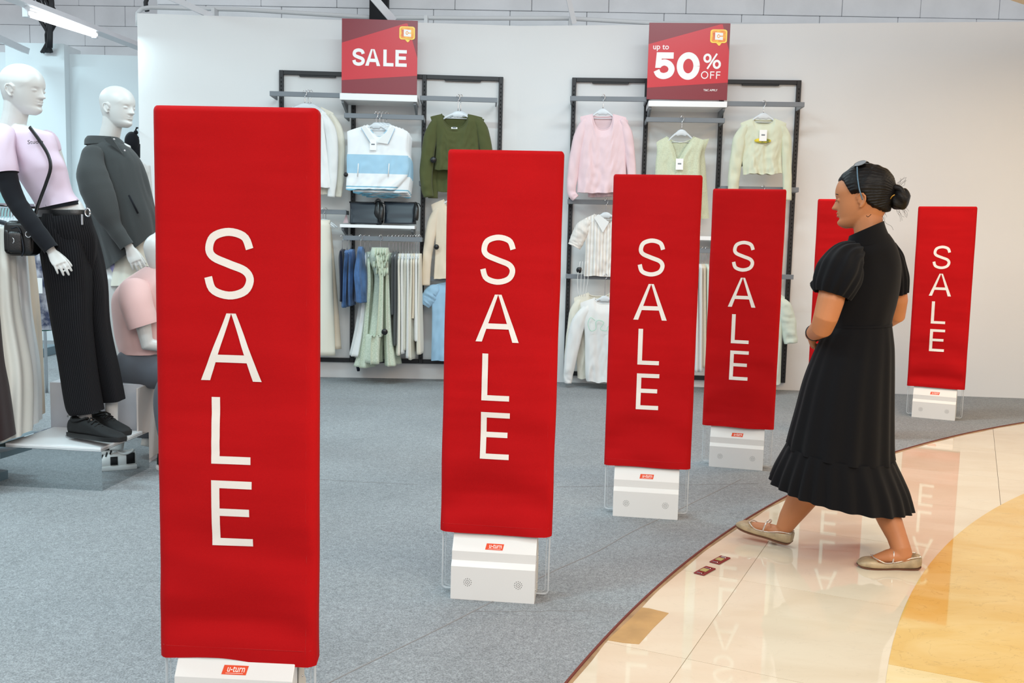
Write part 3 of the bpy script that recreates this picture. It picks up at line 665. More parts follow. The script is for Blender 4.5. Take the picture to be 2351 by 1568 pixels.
def price_tag(R, fr, d, x0, y0, x1, y1, mark='sticker_dark'):
    a0, z0 = fr.at(x0, y0, d); a1, z1 = fr.at(x1, y1, d)
    t = obj('price_tag', fbox(fr, a0, a1, d, d + .002, z1, z0, r=.0005), 'tag', R, smooth=False)
    am, zm = (a0 + a1) / 2, (z0 + z1) / 2
    obj('tag_print', fbox(fr, am - .014, am + .014, d + .002, d + .0024, zm - .002, zm + .009, r=.0001), 'grey_metal', t, smooth=False)
def sec_tag(R, fr, d, x, y, r=7):
    a, z = fr.at(x, y, d); rr = r / 274
    obj('security_tag', MB().ell(fr.W(a, z, d), fr.T * rr, fr.N * .012, V((0, 0, rr)), 14, 8), 'black_plastic', R)
HG1, HG2 = 'clear hangers on the left wall rack', 'clear hangers on the right wall rack'
# left bay: white long sleeves behind the foreground pedestal
for k, (dx, dd, lb) in enumerate(((0, .32, 'white long sleeve top on the left rack, front one, partly behind the foreground pedestal'), (16, .24, 'off-white long sleeve top hanging behind the front white top, left rack'))):
    R, px, pt = hang_top('long_sleeve_top', F1, dd, (672 + dx, 722 + dx, 246), ((648 + dx, 258), (752 + dx, 260)), [(258, 646 + dx, 750 + dx), (300, 652 + dx, 746 + dx), (430 + 16 * k, 650 + dx, 762 - 2 * k)], .035, 'white_cloth' if k == 0 else 'cream', lb, 'top', 'white tops on the left rack',
             sleeves=[([(748 + dx, 262), (762 + dx, 320), (764 + dx, 400), (760 + dx, 452)], (10, 13, 10, 8)), ([(650 + dx, 262), (636 + dx, 320), (632 + dx, 400), (634 + dx, 452)], (10, 13, 10, 8))], seed=k)
    hanger(F1, 700 + dx * .5, 216, dd, 240, 36, 'clear plastic hanger with the ' + ('front' if k == 0 else 'rear') + ' white top in the left bay of the left rack', HG1)
hanger(F1, 714, 216, .28, 241, 30, 'clear plastic hanger between the two white tops in the left bay of the left rack', HG1)
# polo stack
bm = band_mat('polo', [(0, S(120, 180, 205)), (.025, S(238, 240, 241)), (.05, S(140, 188, 208)), (.07, S(240, 242, 243)), (.26, band), (.545, S(240, 242, 243))], rough=.85, bump=.3, bs=500, spec=.2)
M['polo'] = bm
for k in range(5):
    dx, dy, dd = k * 7, k * 4, .36 - k * .035
    R, px, pt = hang_top('sleeveless_polo', F1, dd, (843 + dx, 897 + dx, 287 + dy * .5), ((801 + dx, 302 + dy), (935 + dx * .4, 302 + dy)), [(302 + dy, 797 + dx, 936 + dx * .5), (345 + dy, 798 + dx, 934 + dx * .5), (362 + dy, 796 + dx, 938 + dx * .5), (400 + dy, 796 + dx, 937 + dx * .5), (435 + dy, 794 + dx * 2, 910 + dx)] if k == 0 else
             [(302 + dy, 800 + dx, 938 + dx * .3), (345 + dy, 802 + dx, 936 + dx * .3), (362 + dy, 800 + dx, 940 + dx * .3), (400 + dy, 800 + dx, 940 + dx * .3), (438 + dy, 800 + dx * 1.5, 935 + dx * .3)], .03, 'polo',
             'white and blue sleeveless polo, ' + ('foremost of the stack on the left rack' if k == 0 else ORD[k] + ' from the front of the stack'), 'polo shirt', 'sleeveless polos on the left rack', seed=k, fold=.7, scoop=(26, 4), shape=.9)
    if k == 0:
        for sg, (a, b_, c, e) in ((1, ((838, 288), (865, 326), (852, 330), (830, 294))), (-1, ((902, 290), (866, 328), (892, 332), (908, 296)))):
            z = [px(*q) for q in (a, b_, c, e)]
            obj('collar', MB().poly([F1.W(q[0], q[1], dd + .036 + (.006 if i in (1, 2) else 0)) for i, q in enumerate(z)], tuple(F1.N * .004)), 'white_cloth', R, smooth=False)
            obj('collar_stripe', MB().tube([F1.W(*z[3], dd + .042), F1.W(*z[2], dd + .047)], .0022, 5), 'sky', R)
        for xx in (824, 894): obj('pocket_trim', MB().tube([F1.W(*px(xx, 376), dd + .034), F1.W(*px(xx - 2, 406), dd + .034)], .0045, 6, flat=(F1.N, .5)), 'white_cloth', R)
        price_tag(R, F1, dd + .046, 849, 320, 864, 345)
        sec_tag(R, F1, dd + .01, 794, 401, 5)
    if k < 4: hanger(F1, 864 + k * 8, 266, dd, 284, 26, ('foremost', 'second', 'third', 'rearmost')[k] + ' clear hanger on the bar above the polo stack', HG1)
# olive top
R, px, pt = hang_top('long_sleeve_top', F1, .32, (1014, 1076, 262), ((990, 268), (1108, 270)), [(268, 988, 1108), (320, 1001, 1099), (390, 998, 1104)], .04, 'olive', 'olive green long sleeve top in the right bay of the left rack', 'top', sleeves=[([(994, 274), (984, 340), (978, 410), (984, 452)], (13, 15, 14, 11)), ([(1102, 274), (1112, 320), (1122, 400), (1122, 450)], (13, 14, 14, 11))], scoop=(32, 10), seed=5)
sec_tag(R, F1, .37, 995, 367, 7); price_tag(R, F1, .365, 1036, 292, 1050, 296)
R, px, pt = hang_top('long_sleeve_top', F1, .24, (1018, 1080, 266), ((998, 274), (1112, 274)), [(274, 996, 1112), (320, 1003, 1104), (440, 998, 1110)], .035, 'olive', 'second olive top hanging behind the first one on the left rack', 'top', sleeves=[([(1000, 280), (994, 350), (994, 455)], (12, 14, 11))], scoop=(20, 8), seed=6)
hanger(F1, 1052, 226, .32, 258, 32, 'clear hanger of the front olive top', HG1); hanger(F1, 1058, 226, .25, 258, 30, 'clear hanger of the rear olive top', HG1)
# cream trousers hanging lower left
for k, (x0, x1, yb, dd, lb) in enumerate(((690, 770, 815, .25, 'cream wide trousers hanging behind the foreground pedestal'), (705, 784, 800, .18, 'beige wide trousers behind the cream pair at the left rack'))):
    R = thing('trousers', lb, 'trousers', F1.W(*F1.at(745, 505, dd), dd), 'trousers on the left rack')
    for lg in (0, 1):
        rings = []
        for i in range(30):
            y = 508 + (yb - 508) * i / 29; c0, c1 = 700 + (x0 - 700) * (i / 29), 758 + (x1 - 758) * (i / 29) ** .8; mid = (c0 + c1) / 2
            l, r_ = ((c0, mid + 2), (mid - 2, c1))[lg]; a0, z = F1.at(l, y, dd); a1, _ = F1.at(r_, y, dd); c = F1.W((a0 + a1) / 2, z, dd)
            rings.append([c + F1.T * (a1 - a0) / 2 * cos(t) + F1.N * .045 * sin(t) * (1 + .4 * fine((t * 1.5, i * .08, k * 5 + lg))) for t in [2 * pi * j / 20 for j in range(20)]])
        obj('leg', MB().loft(rings), ('cream', 'beige')[k], R)
    obj('waistband', MB().tube([F1.W(*F1.at(700, 510, dd), dd), F1.W(*F1.at(758, 510, dd), dd)], .02, 10, flat=(F1.N, 1.4)), ('cream', 'beige')[k], R)
    hanger(F1, 742 + 6 * k, 486, dd - .0, 506, 26, 'clip hanger of the ' + ('cream' if k == 0 else 'beige') + ' trousers', HG1)
# cardigan, light blue tee in the right bay
R, px, pt = hang_top('cardigan', F1, .24, (1018, 1066, 458), ((992, 470), (1092, 472)), [(470, 990, 1096), (540, 1000, 1090), (640, 996, 1096)], .035, 'beige', 'beige long sleeve cardigan half hidden behind the second pedestal', 'cardigan', sleeves=[([(1000, 476), (988, 540), (980, 600), (978, 655)], (12, 12, 10, 9)), ([(1090, 476), (1100, 540), (1104, 650)], (12, 12, 10))], seed=8, fold=.6)
sec_tag(R, F1, .29, 1002, 567, 6)
R, px, pt = hang_top('short_sleeve_top', F1, .22, (1022, 1068, 648), ((994, 656), (1096, 656)), [(656, 988, 1100), (720, 992, 1096), (828, 990, 1100)], .03, 'sky', 'light blue short sleeve tee low in the right bay of the left rack', 'tee', sleeves=[([(996, 662), (984, 684), (974, 700)], (16, 17, 13))], seed=9)
hanger(F1, 1044, 423, .24, 456, 30, 'clear hanger of the beige cardigan', HG1); hanger(F1, 1046, 642, .22, 650, 28, 'clear hanger of the light blue tee', HG1)
# two black pouches on the shelf
def pouch(xc, label):
    zs = F1.at(xc, 514, .28)[1] + .001; d0, d1 = .19, .31; a0, _ = F1.at(xc - 37, 500, d1); a1, _ = F1.at(xc + 37, 500, d1); h = .172
    R = thing('pouch_bag', label, 'bag', F1.W((a0 + a1) / 2, zs, .25), 'black pouches on the shelf')
    rings = []
    for i in range(16):
        v = i / 15; z = zs + h * v; dep = .066 * (1 - v) ** .8 + .010; ww = (a1 - a0) / 2 * (1 - .03 * sin(pi * v)); c = F1.W((a0 + a1) / 2, z, .25)
        rings.append([c + F1.T * ww * (abs(cos(t)) ** .25 * (1 if cos(t) > 0 else -1)) + F1.N * dep * (abs(sin(t)) ** .6 * (1 if sin(t) > 0 else -1)) * (1 + .1 * fine((t, v * 3, xc))) for t in [2 * pi * j / 40 for j in range(40)]])
    obj('body', MB().loft(rings), 'pvc', R)
    obj('zip', MB().tube([F1.W(a0 - .004, zs + h, .25), F1.W(a1 + .004, zs + h, .25)], .007, 8), 'leather', R)
    obj('zip_pull', MB().tube([F1.W(a1, zs + h, .25), F1.W(a1 + .02, zs + h - .004, .26), F1.W(a1 + .035, zs + h - .03, .27)], .004, 6), 'leather', R)
    obj('tassel', MB().tube(vspline([F1.W(a1 - .01, zs + h + .005, .29), F1.W(a1 + .006, zs + h - .05, .325), F1.W(a1 - .002, zs + .03, .33)], 8), [.006, .012, .016, .018, .02, .022, .024, .02], 8), 'leather', R)
    return R
pouch(838, 'left glossy black pouch on the white shelf of the left rack'); pouch(918, 'right glossy black pouch on the white shelf of the left rack')
R = thing('black_bag', 'slouchy matt black bag squeezed between the two glossy pouches', 'bag', F1.W(*F1.at(868, 514, .2), .2))
a, z = F1.at(870, 513, .27); a2, z2 = F1.at(868, 465, .27)
obj('body', MB().tube([F1.W(a, z + .012, .27), F1.W(a, (z + z2) / 2, .28), F1.W(a2, z2, .27)], [.036, .042, .02], 14, flat=(F1.N, 1), round_=True), 'leather', R)
obj('handle', MB().tube(vspline([F1.W(a2 - .03, z2 - .01, .27), F1.W(a2 - .012, z2 + .022, .27), F1.W(a2 + .012, z2 + .022, .27), F1.W(a2 + .03, z2 - .02, .27)], 12), .006, 8), 'leather', R)
# things hung sideways on the lower bars
def side_hung(name, fr, d, cx, yb, pts, m, label, cat, group, dep=.17, seed=0, yneck=None, fold=1.0, hg=None):
    """pts=[(y, xl, xr)] silhouettes seen edge-on"""
    R = thing(name, label, cat, fr.W(*fr.at(cx, pts[0][0], d), d), group); n = 30; SP_ = spline(pts, n); rings = []
    for i in range(n):
        y, l, r_ = SP_[i]; a0, z = fr.at(l, y, d); a1, _ = fr.at(r_, y, d); c = fr.W((a0 + a1) / 2, z, d - .03); hw = max(.004, (a1 - a0) / 2)
        dp = dep * min(1, .25 + (i / n) * 6) if i < 5 else dep
        rings.append([c + fr.T * hw * cos(t) * (1 + .18 * fold * sin(t * 5 + seed + i * .02)) + fr.N * dp * sin(t) * (1 + .06 * fold * sin(t * 7 + seed)) + fr.T * hw * .5 * fold * fine((sin(t) * 2, i * .06, seed)) for t in [2 * pi * j / 36 for j in range(36)]])
    obj('body', MB().loft(rings), m, R)
    if hg: hanger(fr, cx, yb, d - .03, (yneck or pts[0][0]) + 4, 10, hg[0], hg[1], edge=True)
    return R
HG3 = 'hangers packed along the lower bar of the left rack'
def S1(name, cx, pts, m, label, cat, group, seed=0, dep=.16, d=.30, fold=1.0):
    if name == 'long_dress': fold *= 1.5
    return side_hung(name, F1, d, cx, 548, pts, m, label, cat, group, dep, seed, None, fold, ('clear hanger of the ' + ' '.join(label.replace(' on the lower bar', '').split()[:11]), HG3))
dn = 'denim garments on the lower bar'
S1('denim_shorts', 786, [(572, 783, 790), (600, 780, 794), (690, 780, 792)], 'denim_dark', 'dark navy denim at the left end of the lower bar', 'shorts', dn, 1)
S1('denim_shorts', 797, [(574, 792, 803), (610, 788, 802), (704, 786, 800)], 'denim', 'mid blue denim shorts second from the left on the lower bar', 'shorts', dn, 2)
S1('denim_shorts', 806, [(572, 801, 812), (610, 799, 815), (700, 801, 814)], 'denim', 'mid blue denim shorts third from the left on the lower bar', 'shorts', dn, 3)
S1('denim_skirt', 828, [(566, 822, 832), (600, 817, 838), (640, 815, 842), (692, 816, 845)], 'denim', 'wide faded blue denim skirt on the lower bar of the left rack', 'skirt', None, 4, .2, .36)
S1('long_dress', 838, [(580, 836, 846), (640, 834, 850), (720, 822, 850), (815, 804, 842)], 'white_cloth', 'white flared dress hanging behind the denim skirt', 'dress', None, 5, .14, .24)
S1('long_dress', 850, [(578, 842, 856), (660, 842, 860), (760, 832, 858), (840, 816, 856)], 'floral', 'pale green floral dress, left of the ruffled one', 'dress', 'pale green dresses on the lower bar', 6, .16, .28)
R = S1('long_dress', 874, [(568, 860, 888), (600, 858, 892), (640, 866, 886), (760, 856, 884), (768, 850, 884), (830, 846, 880)], 'floral', 'pale green floral dress with ruffled collar in the middle of the lower bar', 'dress', 'pale green dresses on the lower bar', 7, .2, .34, 1.3)
for k in range(4):
    y = 570 + k * 15; top_, bot_ = [], []
    for q in range(33):
        xq = 874 - 15 + 30 * q / 32 + 4 * sin(k * 2.3); wv = sin(q * .95 + k * 1.7); a_, z_ = F1.at(xq, y, .5)
        top_.append(F1.W(a_, z_, .478 + .004 * wv)); bot_.append(F1.W(a_, z_ - .058 - .010 * sin(q * .5 + k), .490 + .022 * wv))
    obj('ruffle', MB().loft([top_, [(p_ + q_) / 2 + F1.N * .003 for p_, q_ in zip(top_, bot_)], bot_, [q_ - F1.N * .002 for q_ in bot_], [p_ - F1.N * .003 for p_ in top_]], False, False, closed=False), 'floral', R)
S1('long_dress', 893, [(580, 886, 898), (640, 884, 900), (760, 882, 904), (836, 882, 914)], 'floral', 'pale green floral dress, right of the ruffled one', 'dress', 'pale green dresses on the lower bar', 8, .17, .30)
sec_tag(R, F1, .52, 883, 762, 7)
S1('charcoal_vest', 903, [(580, 899, 906), (640, 898, 907), (720, 899, 908)], 'grey_cloth', 'short charcoal garment on the lower bar beside the dresses', 'vest', 'charcoal garments on the lower bar', 9)
S1('charcoal_dress', 910, [(578, 905, 914), (650, 904, 915), (790, 904, 914)], 'grey_cloth', 'long charcoal garment between the green dresses and the cream row', 'dress', 'charcoal garments on the lower bar', 10)
for k, (x, yb_, m_) in enumerate(((918, 812, 'cream'), (925, 808, 'white_cloth'), (932, 800, 'cream'), (938, 818, 'white_cloth'), (945, 822, 'cream'), (951, 726, 'beige'), (957, 780, 'white_cloth'), (963, 810, 'cream'))):
    S1('cream_dress', x, [(582, x - 4, x + 4), (640, x - 5, x + 5), (720, x - 6, x + 6), (yb_, x - 7, x + 7)], m_, ORD[k] + ' of the eight cream garments right of the charcoal ones, counted from the left', 'dress', 'cream garments at the right of the lower bar', 20 + k, .16, .30 - .01 * (k % 3))
R = thing('black_strap', 'black fabric end dangling under the white dress at the left rack', 'strap', F1.W(*F1.at(822, 836, .1), .1))
obj('strap', MB().tube([F1.W(*F1.at(820, 826, .1), .1), F1.W(*F1.at(822, 840, .1), .1), F1.W(*F1.at(823, 852, .1), .1)], [.02, .018, .012], 8), 'denim_dark', R)
tag(obj('pink_wrap', MB().poly([F1.W(*F1.at(*q, .14), .14) for q in ((796, 488), (800, 512), (788, 512))], tuple(F1.N * .01)), 'pink', smooth=False), 'small pink cloth corner beside the left pouch on the shelf', 'cloth')
# ---------------- right rack
R, px, pt = hang_top('long_sleeve_top', F2, .32, (1360, 1408, 262), ((1334, 268), (1436, 270)), [(268, 1332, 1438), (300, 1334, 1438), (345, 1330, 1437), (443, 1325, 1438)], .04, 'pink', 'pale pink long sleeve sweater in the left bay of the right rack', 'sweater', sleeves=[([(1338, 274), (1326, 330), (1315, 400), (1312, 440), (1322, 455)], (14, 13, 12, 10, 9)), ([(1434, 274), (1443, 330), (1450, 390), (1452, 445)], (12, 12, 10, 9))], scoop=(36, 6), seed=11)
R2, _, _ = hang_top('long_sleeve_top', F2, .24, (1364, 1412, 266), ((1342, 274), (1440, 276)), [(276, 1340, 1442), (345, 1346, 1442), (452, 1350, 1444)], .035, 'pink', 'second pale pink sweater hidden behind the first', 'sweater', scoop=(14, 5), seed=12)
sec_tag(R, F2, .3, 1329, 382, 8); hanger(F2, 1385, 226, .32, 252, 30, 'clear hanger of the pink sweater', HG2, drop=20)
R, px, pt = hang_top('knit_vest', F2, .32, (1530, 1594, 314), ((1509, 327), (1616, 323)), [(327, 1507, 1618), (350, 1508, 1610), (380, 1505, 1607), (495, 1500, 1612)], .035, 'green_knit', 'pale green knitted vest behind the third pedestal', 'vest', scoop=(58, 14), shape=.62, seed=13)
R2, _, _ = hang_top('knit_vest', F2, .24, (1540, 1604, 322), ((1520, 322), (1626, 318)), [(320, 1518, 1628), (350, 1520, 1618), (380, 1518, 1620), (502, 1516, 1628)], .035, 'green_knit', 'second green knitted vest showing at the right edge of the first', 'vest', scoop=(18, 10), seed=14)
price_tag(R, F2, .375, 1552, 364, 1568, 390); hanger(F2, 1566, 275, .32, 300, 32, 'clear hanger of the green knitted vest', HG2, drop=26)
R, px, pt = hang_top('long_sleeve_top', F2, .32, (1728, 1778, 272), ((1702, 283), (1806, 284)), [(283, 1700, 1806), (320, 1706, 1798), (360, 1704, 1794), (400, 1706, 1796)], .04, 'sage', 'pale sage long sleeve top with curved hem in the right bay of the right rack', 'top', sleeves=[([(1706, 288), (1694, 340), (1686, 400), (1682, 450)], (13, 14, 13, 11)), ([(1802, 288), (1806, 340), (1807, 400), (1808, 460)], (12, 11, 10, 9))], scoop=(14, 4), seed=15, hemw=6)
price_tag(R, F2, .372, 1744, 298, 1760, 324); sec_tag(R, F2, .31, 1700, 376, 7)
a, z = F2.at(1751, 323, .37)
obj('print_patch', MB().ell(F2.W(a, z, .368), F2.T * .066, F2.N * .003, V((0, 0, .02)), 20, 8), mat('yellow_print', S(240, 214, 60), rough=.8, var=.6, vs=30, col2=S(90, 110, 60)), R)
hanger(F2, 1754, 240, .32, 262, 30, 'clear hanger of the sage top', HG2, drop=18)
M['stripe_shirt'] = band_mat('stripe_shirt', [(0, S(236, 232, 226)), (.55, S(206, 192, 176)), (.72, S(236, 232, 226)), (.86, S(196, 190, 190))], axis=0, scale=16, rough=.85, bump=.3, bs=500)
R, px, pt = hang_top('striped_shirt', F2, .27, (1364, 1420, 492), ((1340, 506), (1452, 508)), [(506, 1336, 1454), (560, 1344, 1446), (634, 1340, 1450)], .035, 'stripe_shirt', 'white shirt with thin beige stripes, tied hem, left bay of the right rack', 'shirt', sleeves=[([(1344, 512), (1328, 545), (1318, 566)], (18, 17, 15))], scoop=(26, 4), shape=.8, seed=16)
obj('collar', MB().poly([F2.W(*px(*q), .312) for q in ((1374, 492), (1398, 510), (1384, 534), (1364, 500))], tuple(F2.N * .004)), 'white_cloth', R, smooth=False)
for k in range(4): obj('hem_tie', MB().tube(vspline([F2.W(*px(1332 + 6 * k, 600), .3), F2.W(*px(1326 + 8 * k, 640), .31), F2.W(*px(1328 + 5 * k, 680), .31)], 8), .0022, 5), 'white_cloth', R)
sec_tag(R, F2, .30, 1330, 620, 7); hanger(F2, 1392, 465, .27, 490, 28, 'clear hanger of the striped shirt', HG2)
R, px, pt = hang_top('sweatshirt', F2, .30, (1364, 1418, 684), ((1334, 696), (1448, 698)), [(696, 1332, 1450), (760, 1342, 1444), (862, 1344, 1446), (876, 1350, 1440)], .04, 'white_cloth', 'white sweatshirt with faint green script low in the left bay of the right rack', 'sweatshirt', sleeves=[([(1340, 704), (1320, 770), (1306, 850), (1304, 880)], (16, 16, 12, 8)), ([(1444, 704), (1456, 780), (1460, 870)], (14, 14, 10))], scoop=(14, 4), seed=17)
sc_ = mat('script_print', S(176, 226, 200), rough=.8)
obj('script_print', MB().tube(vspline([F2.W(*px(*q), .352) for q in ((1366, 735), (1356, 728), (1350, 742), (1356, 758), (1368, 754), (1368, 738), (1376, 734), (1386, 740), (1378, 754), (1392, 758), (1396, 748), (1404, 756))], 50), .0022, 5), sc_, R)
hanger(F2, 1390, 637, .30, 682, 28, 'clear hanger of the white sweatshirt', HG2)
R2, _, _ = hang_top('long_sleeve_top', F2, .22, (1350, 1400, 672), ((1320, 684), (1430, 686)), [(684, 1318, 1432), (760, 1322, 1430), (868, 1326, 1434)], .03, 'cream', 'cream top peeking out behind the white sweatshirt', 'top', sleeves=[([(1324, 690), (1312, 770), (1302, 866)], (13, 12, 9))], seed=18)
for k, (x, yb_, m_) in enumerate(((1596, 850, 'white_cloth'), (1606, 850, 'white_cloth'), (1614, 840, 'beige'), (1622, 790, 'mint'))):
    side_hung('hanging_top', F2, .30, x, 575, [(606, x - 5, x + 5), (660, x - 6, x + 6), (yb_, x - 8, x + 8)], m_, ORD[k] + ' from the left of four pale garments seen between the third and fourth pedestals', 'top', 'pale garments in the middle bay of the right rack', .16, 40 + k, hg=(ORD[k] + ' from the left of four edge-on hangers between the third and fourth pedestals', HG2))
R, px, pt = hang_top('short_sleeve_top', F2, .28, (1728, 1776, 668), ((1700, 678), (1800, 682)), [(682, 1696, 1802), (740, 1700, 1796), (880, 1690, 1792)], .035, 'mint', 'pale mint tee right of the fourth pedestal, low on the right rack', 'tee', sleeves=[([(1796, 690), (1808, 735), (1816, 788)], (16, 18, 15))], seed=19)
hanger(F2, 1750, 634, .28, 660, 28, 'clear hanger of the mint tee', HG2)
R, px, pt = hang_top('short_sleeve_top', F2, .26, (1728, 1776, 462), ((1700, 474), (1788, 476)), [(476, 1696, 1790), (540, 1700, 1788), (620, 1696, 1788)], .03, 'beige', 'beige top mostly hidden behind the fourth pedestal', 'tee', seed=20)
hanger(F2, 1752, 434, .26, 456, 26, 'clear hanger poking up above the fourth pedestal', HG2)
# two small red hardware plates left on the stone floor
for k, (x, y, lb) in enumerate(((1618, 1312, 'red metal plate on the cream floor, the one nearer the camera'), (1653, 1287, 'red metal plate on the cream floor, the one nearer the gates'))):
    c = GN(x, y, .0); R = thing('floor_plate', lb, 'hardware plate', c, 'small red plates on the floor'); Mx = Matrix.Translation(c) @ Matrix.Rotation(math.radians(52), 4, 'Z')
    M['plate_red'] = M.get('plate_red') or mat('plate_red', S(128, 34, 36), rough=.4)
    obj('base_plate', MB().bbox((-.05, -.022, .0002), (.05, .022, .005), .002, Mx), 'plate_red', R, smooth=False)
    obj('centre_inlay', MB().bbox((-.018, -.013, .005), (.014, .013, .008), .001, Mx), mat('inlay', S(176, 160, 96), rough=.4), R, smooth=False)
    for xx in (-.036, .034): obj('screw', MB().bbox((xx - .008, -.011, .005), (xx + .008, .011, .0075), .002, Mx), 'chrome', R, smooth=False)
# ------------------------------------------------------------------ figures
def lerpt(tb, z):
    for p, q in zip(tb, tb[1:]):
        if z <= q[0]: t = (z - p[0]) / (q[0] - p[0]); t = max(0, t); return [a + (b_ - a) * t for a, b_ in zip(p[1:], q[1:])]
    return list(tb[-1][1:])
HT = spline([(0, .060, .004, .020), (.006, .074, -.02, .027), (.018, .087, -.045, .038), (.032, .089, -.064, .047), (.045, .084, -.074, .053), (.062, .085, -.082, .059), (.08, .086, -.088, .064), (.10, .0865, -.094, .068), (.125, .0875, -.100, .0715), (.142, .0895, -.103, .0745), (.150, .0905, -.104, .0755)], 150)
HT = [tuple(h) for h in HT]
for _i in range(1, 80):
    _u = _i / 79; _k = (1 - _u ** 2.0) ** .5; _m = -.006 - .006 * _u
    HT.append((.150 + .083 * _u, _m + (.0905 + .006) * _k ** .92, _m - (.098) * _k, .0755 * _k + .0005 * _u))
HT[-1] = (.2332, -.008, -.016, .003)
G_ = lambda x, s: math.exp(-(x / s) ** 2)
wz = lambda z: z * .88 if z < .15 else z - .018
def headpt(th, z, off=0, soft=1, cap=0):
    f_, b_, w_ = lerpt(HT, z); mid = (f_ + b_) / 2 * .55; ct, st = cos(th), sin(th)
    a_ = (f_ - mid) if ct > 0 else (mid - b_)
    x = mid + a_ * (abs(ct) ** .96) * (1 if ct > 0 else -1); y = w_ * (abs(st) ** .91) * (1 if st > 0 else -1)
    t = th if th < pi else th - 2 * pi
    if off <= 0:
        nz = max(0, min(1, (.138 - z) / .046)) ** 1.5 if z > .092 else max(0, 1 - ((.092 - z) / .011) ** 2)
        x += .0235 * nz * G_(t, .13 + .10 * max(0, min(1, (.115 - z) / .03)))
        x += .0048 * G_(t, .30) * (G_(z - .0705, .0048) + 1.1 * G_(z - .057, .0055)) - .0038 * G_(t, .3) * G_(z - .0635, .0022) - .003 * G_(t, .3) * G_(z - .046, .006) + .004 * G_(t, .4) * G_(z - .03, .012)
        for s_ in (-1, 1):
            e = G_(t - s_ * .40, .15) * G_(z - .122, .0105); x -= .0085 * e * soft
            x += .002 * G_(t - s_ * .40, .25) * G_(z - .140, .005); x -= .0016 * G_(t - s_ * .45, .16) * G_(z - .1175, .0016)
    if cap:
        h = z - (.150 + .05 * min(1, max(0, (x - .0) / .085)) - .05 * max(0, -y / .075) * (x > .01)); k = max(0, min(1, h / .003)) * max(0, min(1, (x - .005) / .04)); x *= 1 + .006 * k; y *= 1 + .008 * k
    if off: n_ = V((x - mid * .2, y, (z - .12) * .7)).normalized() * off; return V((x, y, wz(z))) + n_
    return V((x, y, wz(z)))
def add_head(mb, X, s=1.0, ears=True, cap=0, nx=0):
    rings = []; N = 110; k0 = len(mb.v)
    ths = []
    for j in range(N):
        u = j / N * 2 * pi; ths.append(u - .45 * sin(u))
    for i in range(84):
        z = .2328 * sin(.5 * pi * (i + .5) / 84) if i > 60 else .2328 * sin(.5 * pi * 60.5 / 84) * (i + .5) / 60.5
        rings.append([X @ (headpt(t, z, 0, 1, cap) * s) for t in ths])
    mb.loft(rings)
    mb.tube([X @ (V(p) * s) for p in ((-.012 + nx * .5, 0, .09), (-.014 + nx * .7, 0, .04), (-.014 + nx, 0, .0), (-.017 + nx * 1.3, 0, -.045), (-.020 + nx * 1.6, 0, -.085))], [.050 * s, .053 * s, .051 * s, .052 * s, .055 * s], 24)
    for sg in (-1, 1): mb.ell(X @ (V((.0725, sg * .031, wz(.1205))) * s), X.to_3x3() @ (V((.0100, sg * -.002, 0)) * s), X.to_3x3() @ (V((.002, .0135, 0)) * s), X.to_3x3() @ (V((0, 0, .0072)) * s), 14, 10)
    for zz_, rx_, ry_, rz_ in ((.0695, .0046, .020, .0042), (.0570, .0050, .017, .0050)): mb.ell(X @ (V((.0870, 0, wz(zz_))) * s), X.to_3x3() @ (V((rx_, 0, 0)) * s), X.to_3x3() @ (V((0, ry_, 0)) * s), X.to_3x3() @ (V((0, 0, rz_)) * s), 14, 8)
    if ears:
        for sg in (-1, 1):
            q = lambda x, y, z: X @ (V((x, sg * y, wz(z) - .006)) * s); D = lambda x, y, z: X.to_3x3() @ (V((x, sg * y, z)) * s)
            mb.tube([q(*p) for p in ((.006, .071, .118), (.004, .076, .130), (-.006, .081, .139), (-.018, .085, .138), (-.025, .086, .126), (-.024, .084, .112), (-.016, .080, .097), (-.006, .075, .086), (.0, .071, .088))], [.004 * s, .0042 * s, .0042 * s, .0042 * s, .0042 * s, .0042 * s, .0045 * s, .0058 * s, .004 * s], 8)
            mb.ell(q(-.012, .0735, .112), D(.012, .002, 0), D(-.001, .006, 0), D(0, .002, .024), 12, 8)
            mb.ell(q(.001, .073, .107), D(.004, 0, 0), D(0, .005, 0), D(0, 0, .006), 8, 6)
def frame4(o, f_, up=(0, 0, 1)):
    f_ = V(f_).normalized(); up = V(up); l = up.cross(f_).normalized(); u = f_.cross(l)
    return Matrix(((f_.x, l.x, u.x, o[0]), (f_.y, l.y, u.y, o[1]), (f_.z, l.z, u.z, o[2]), (0, 0, 0, 1)))
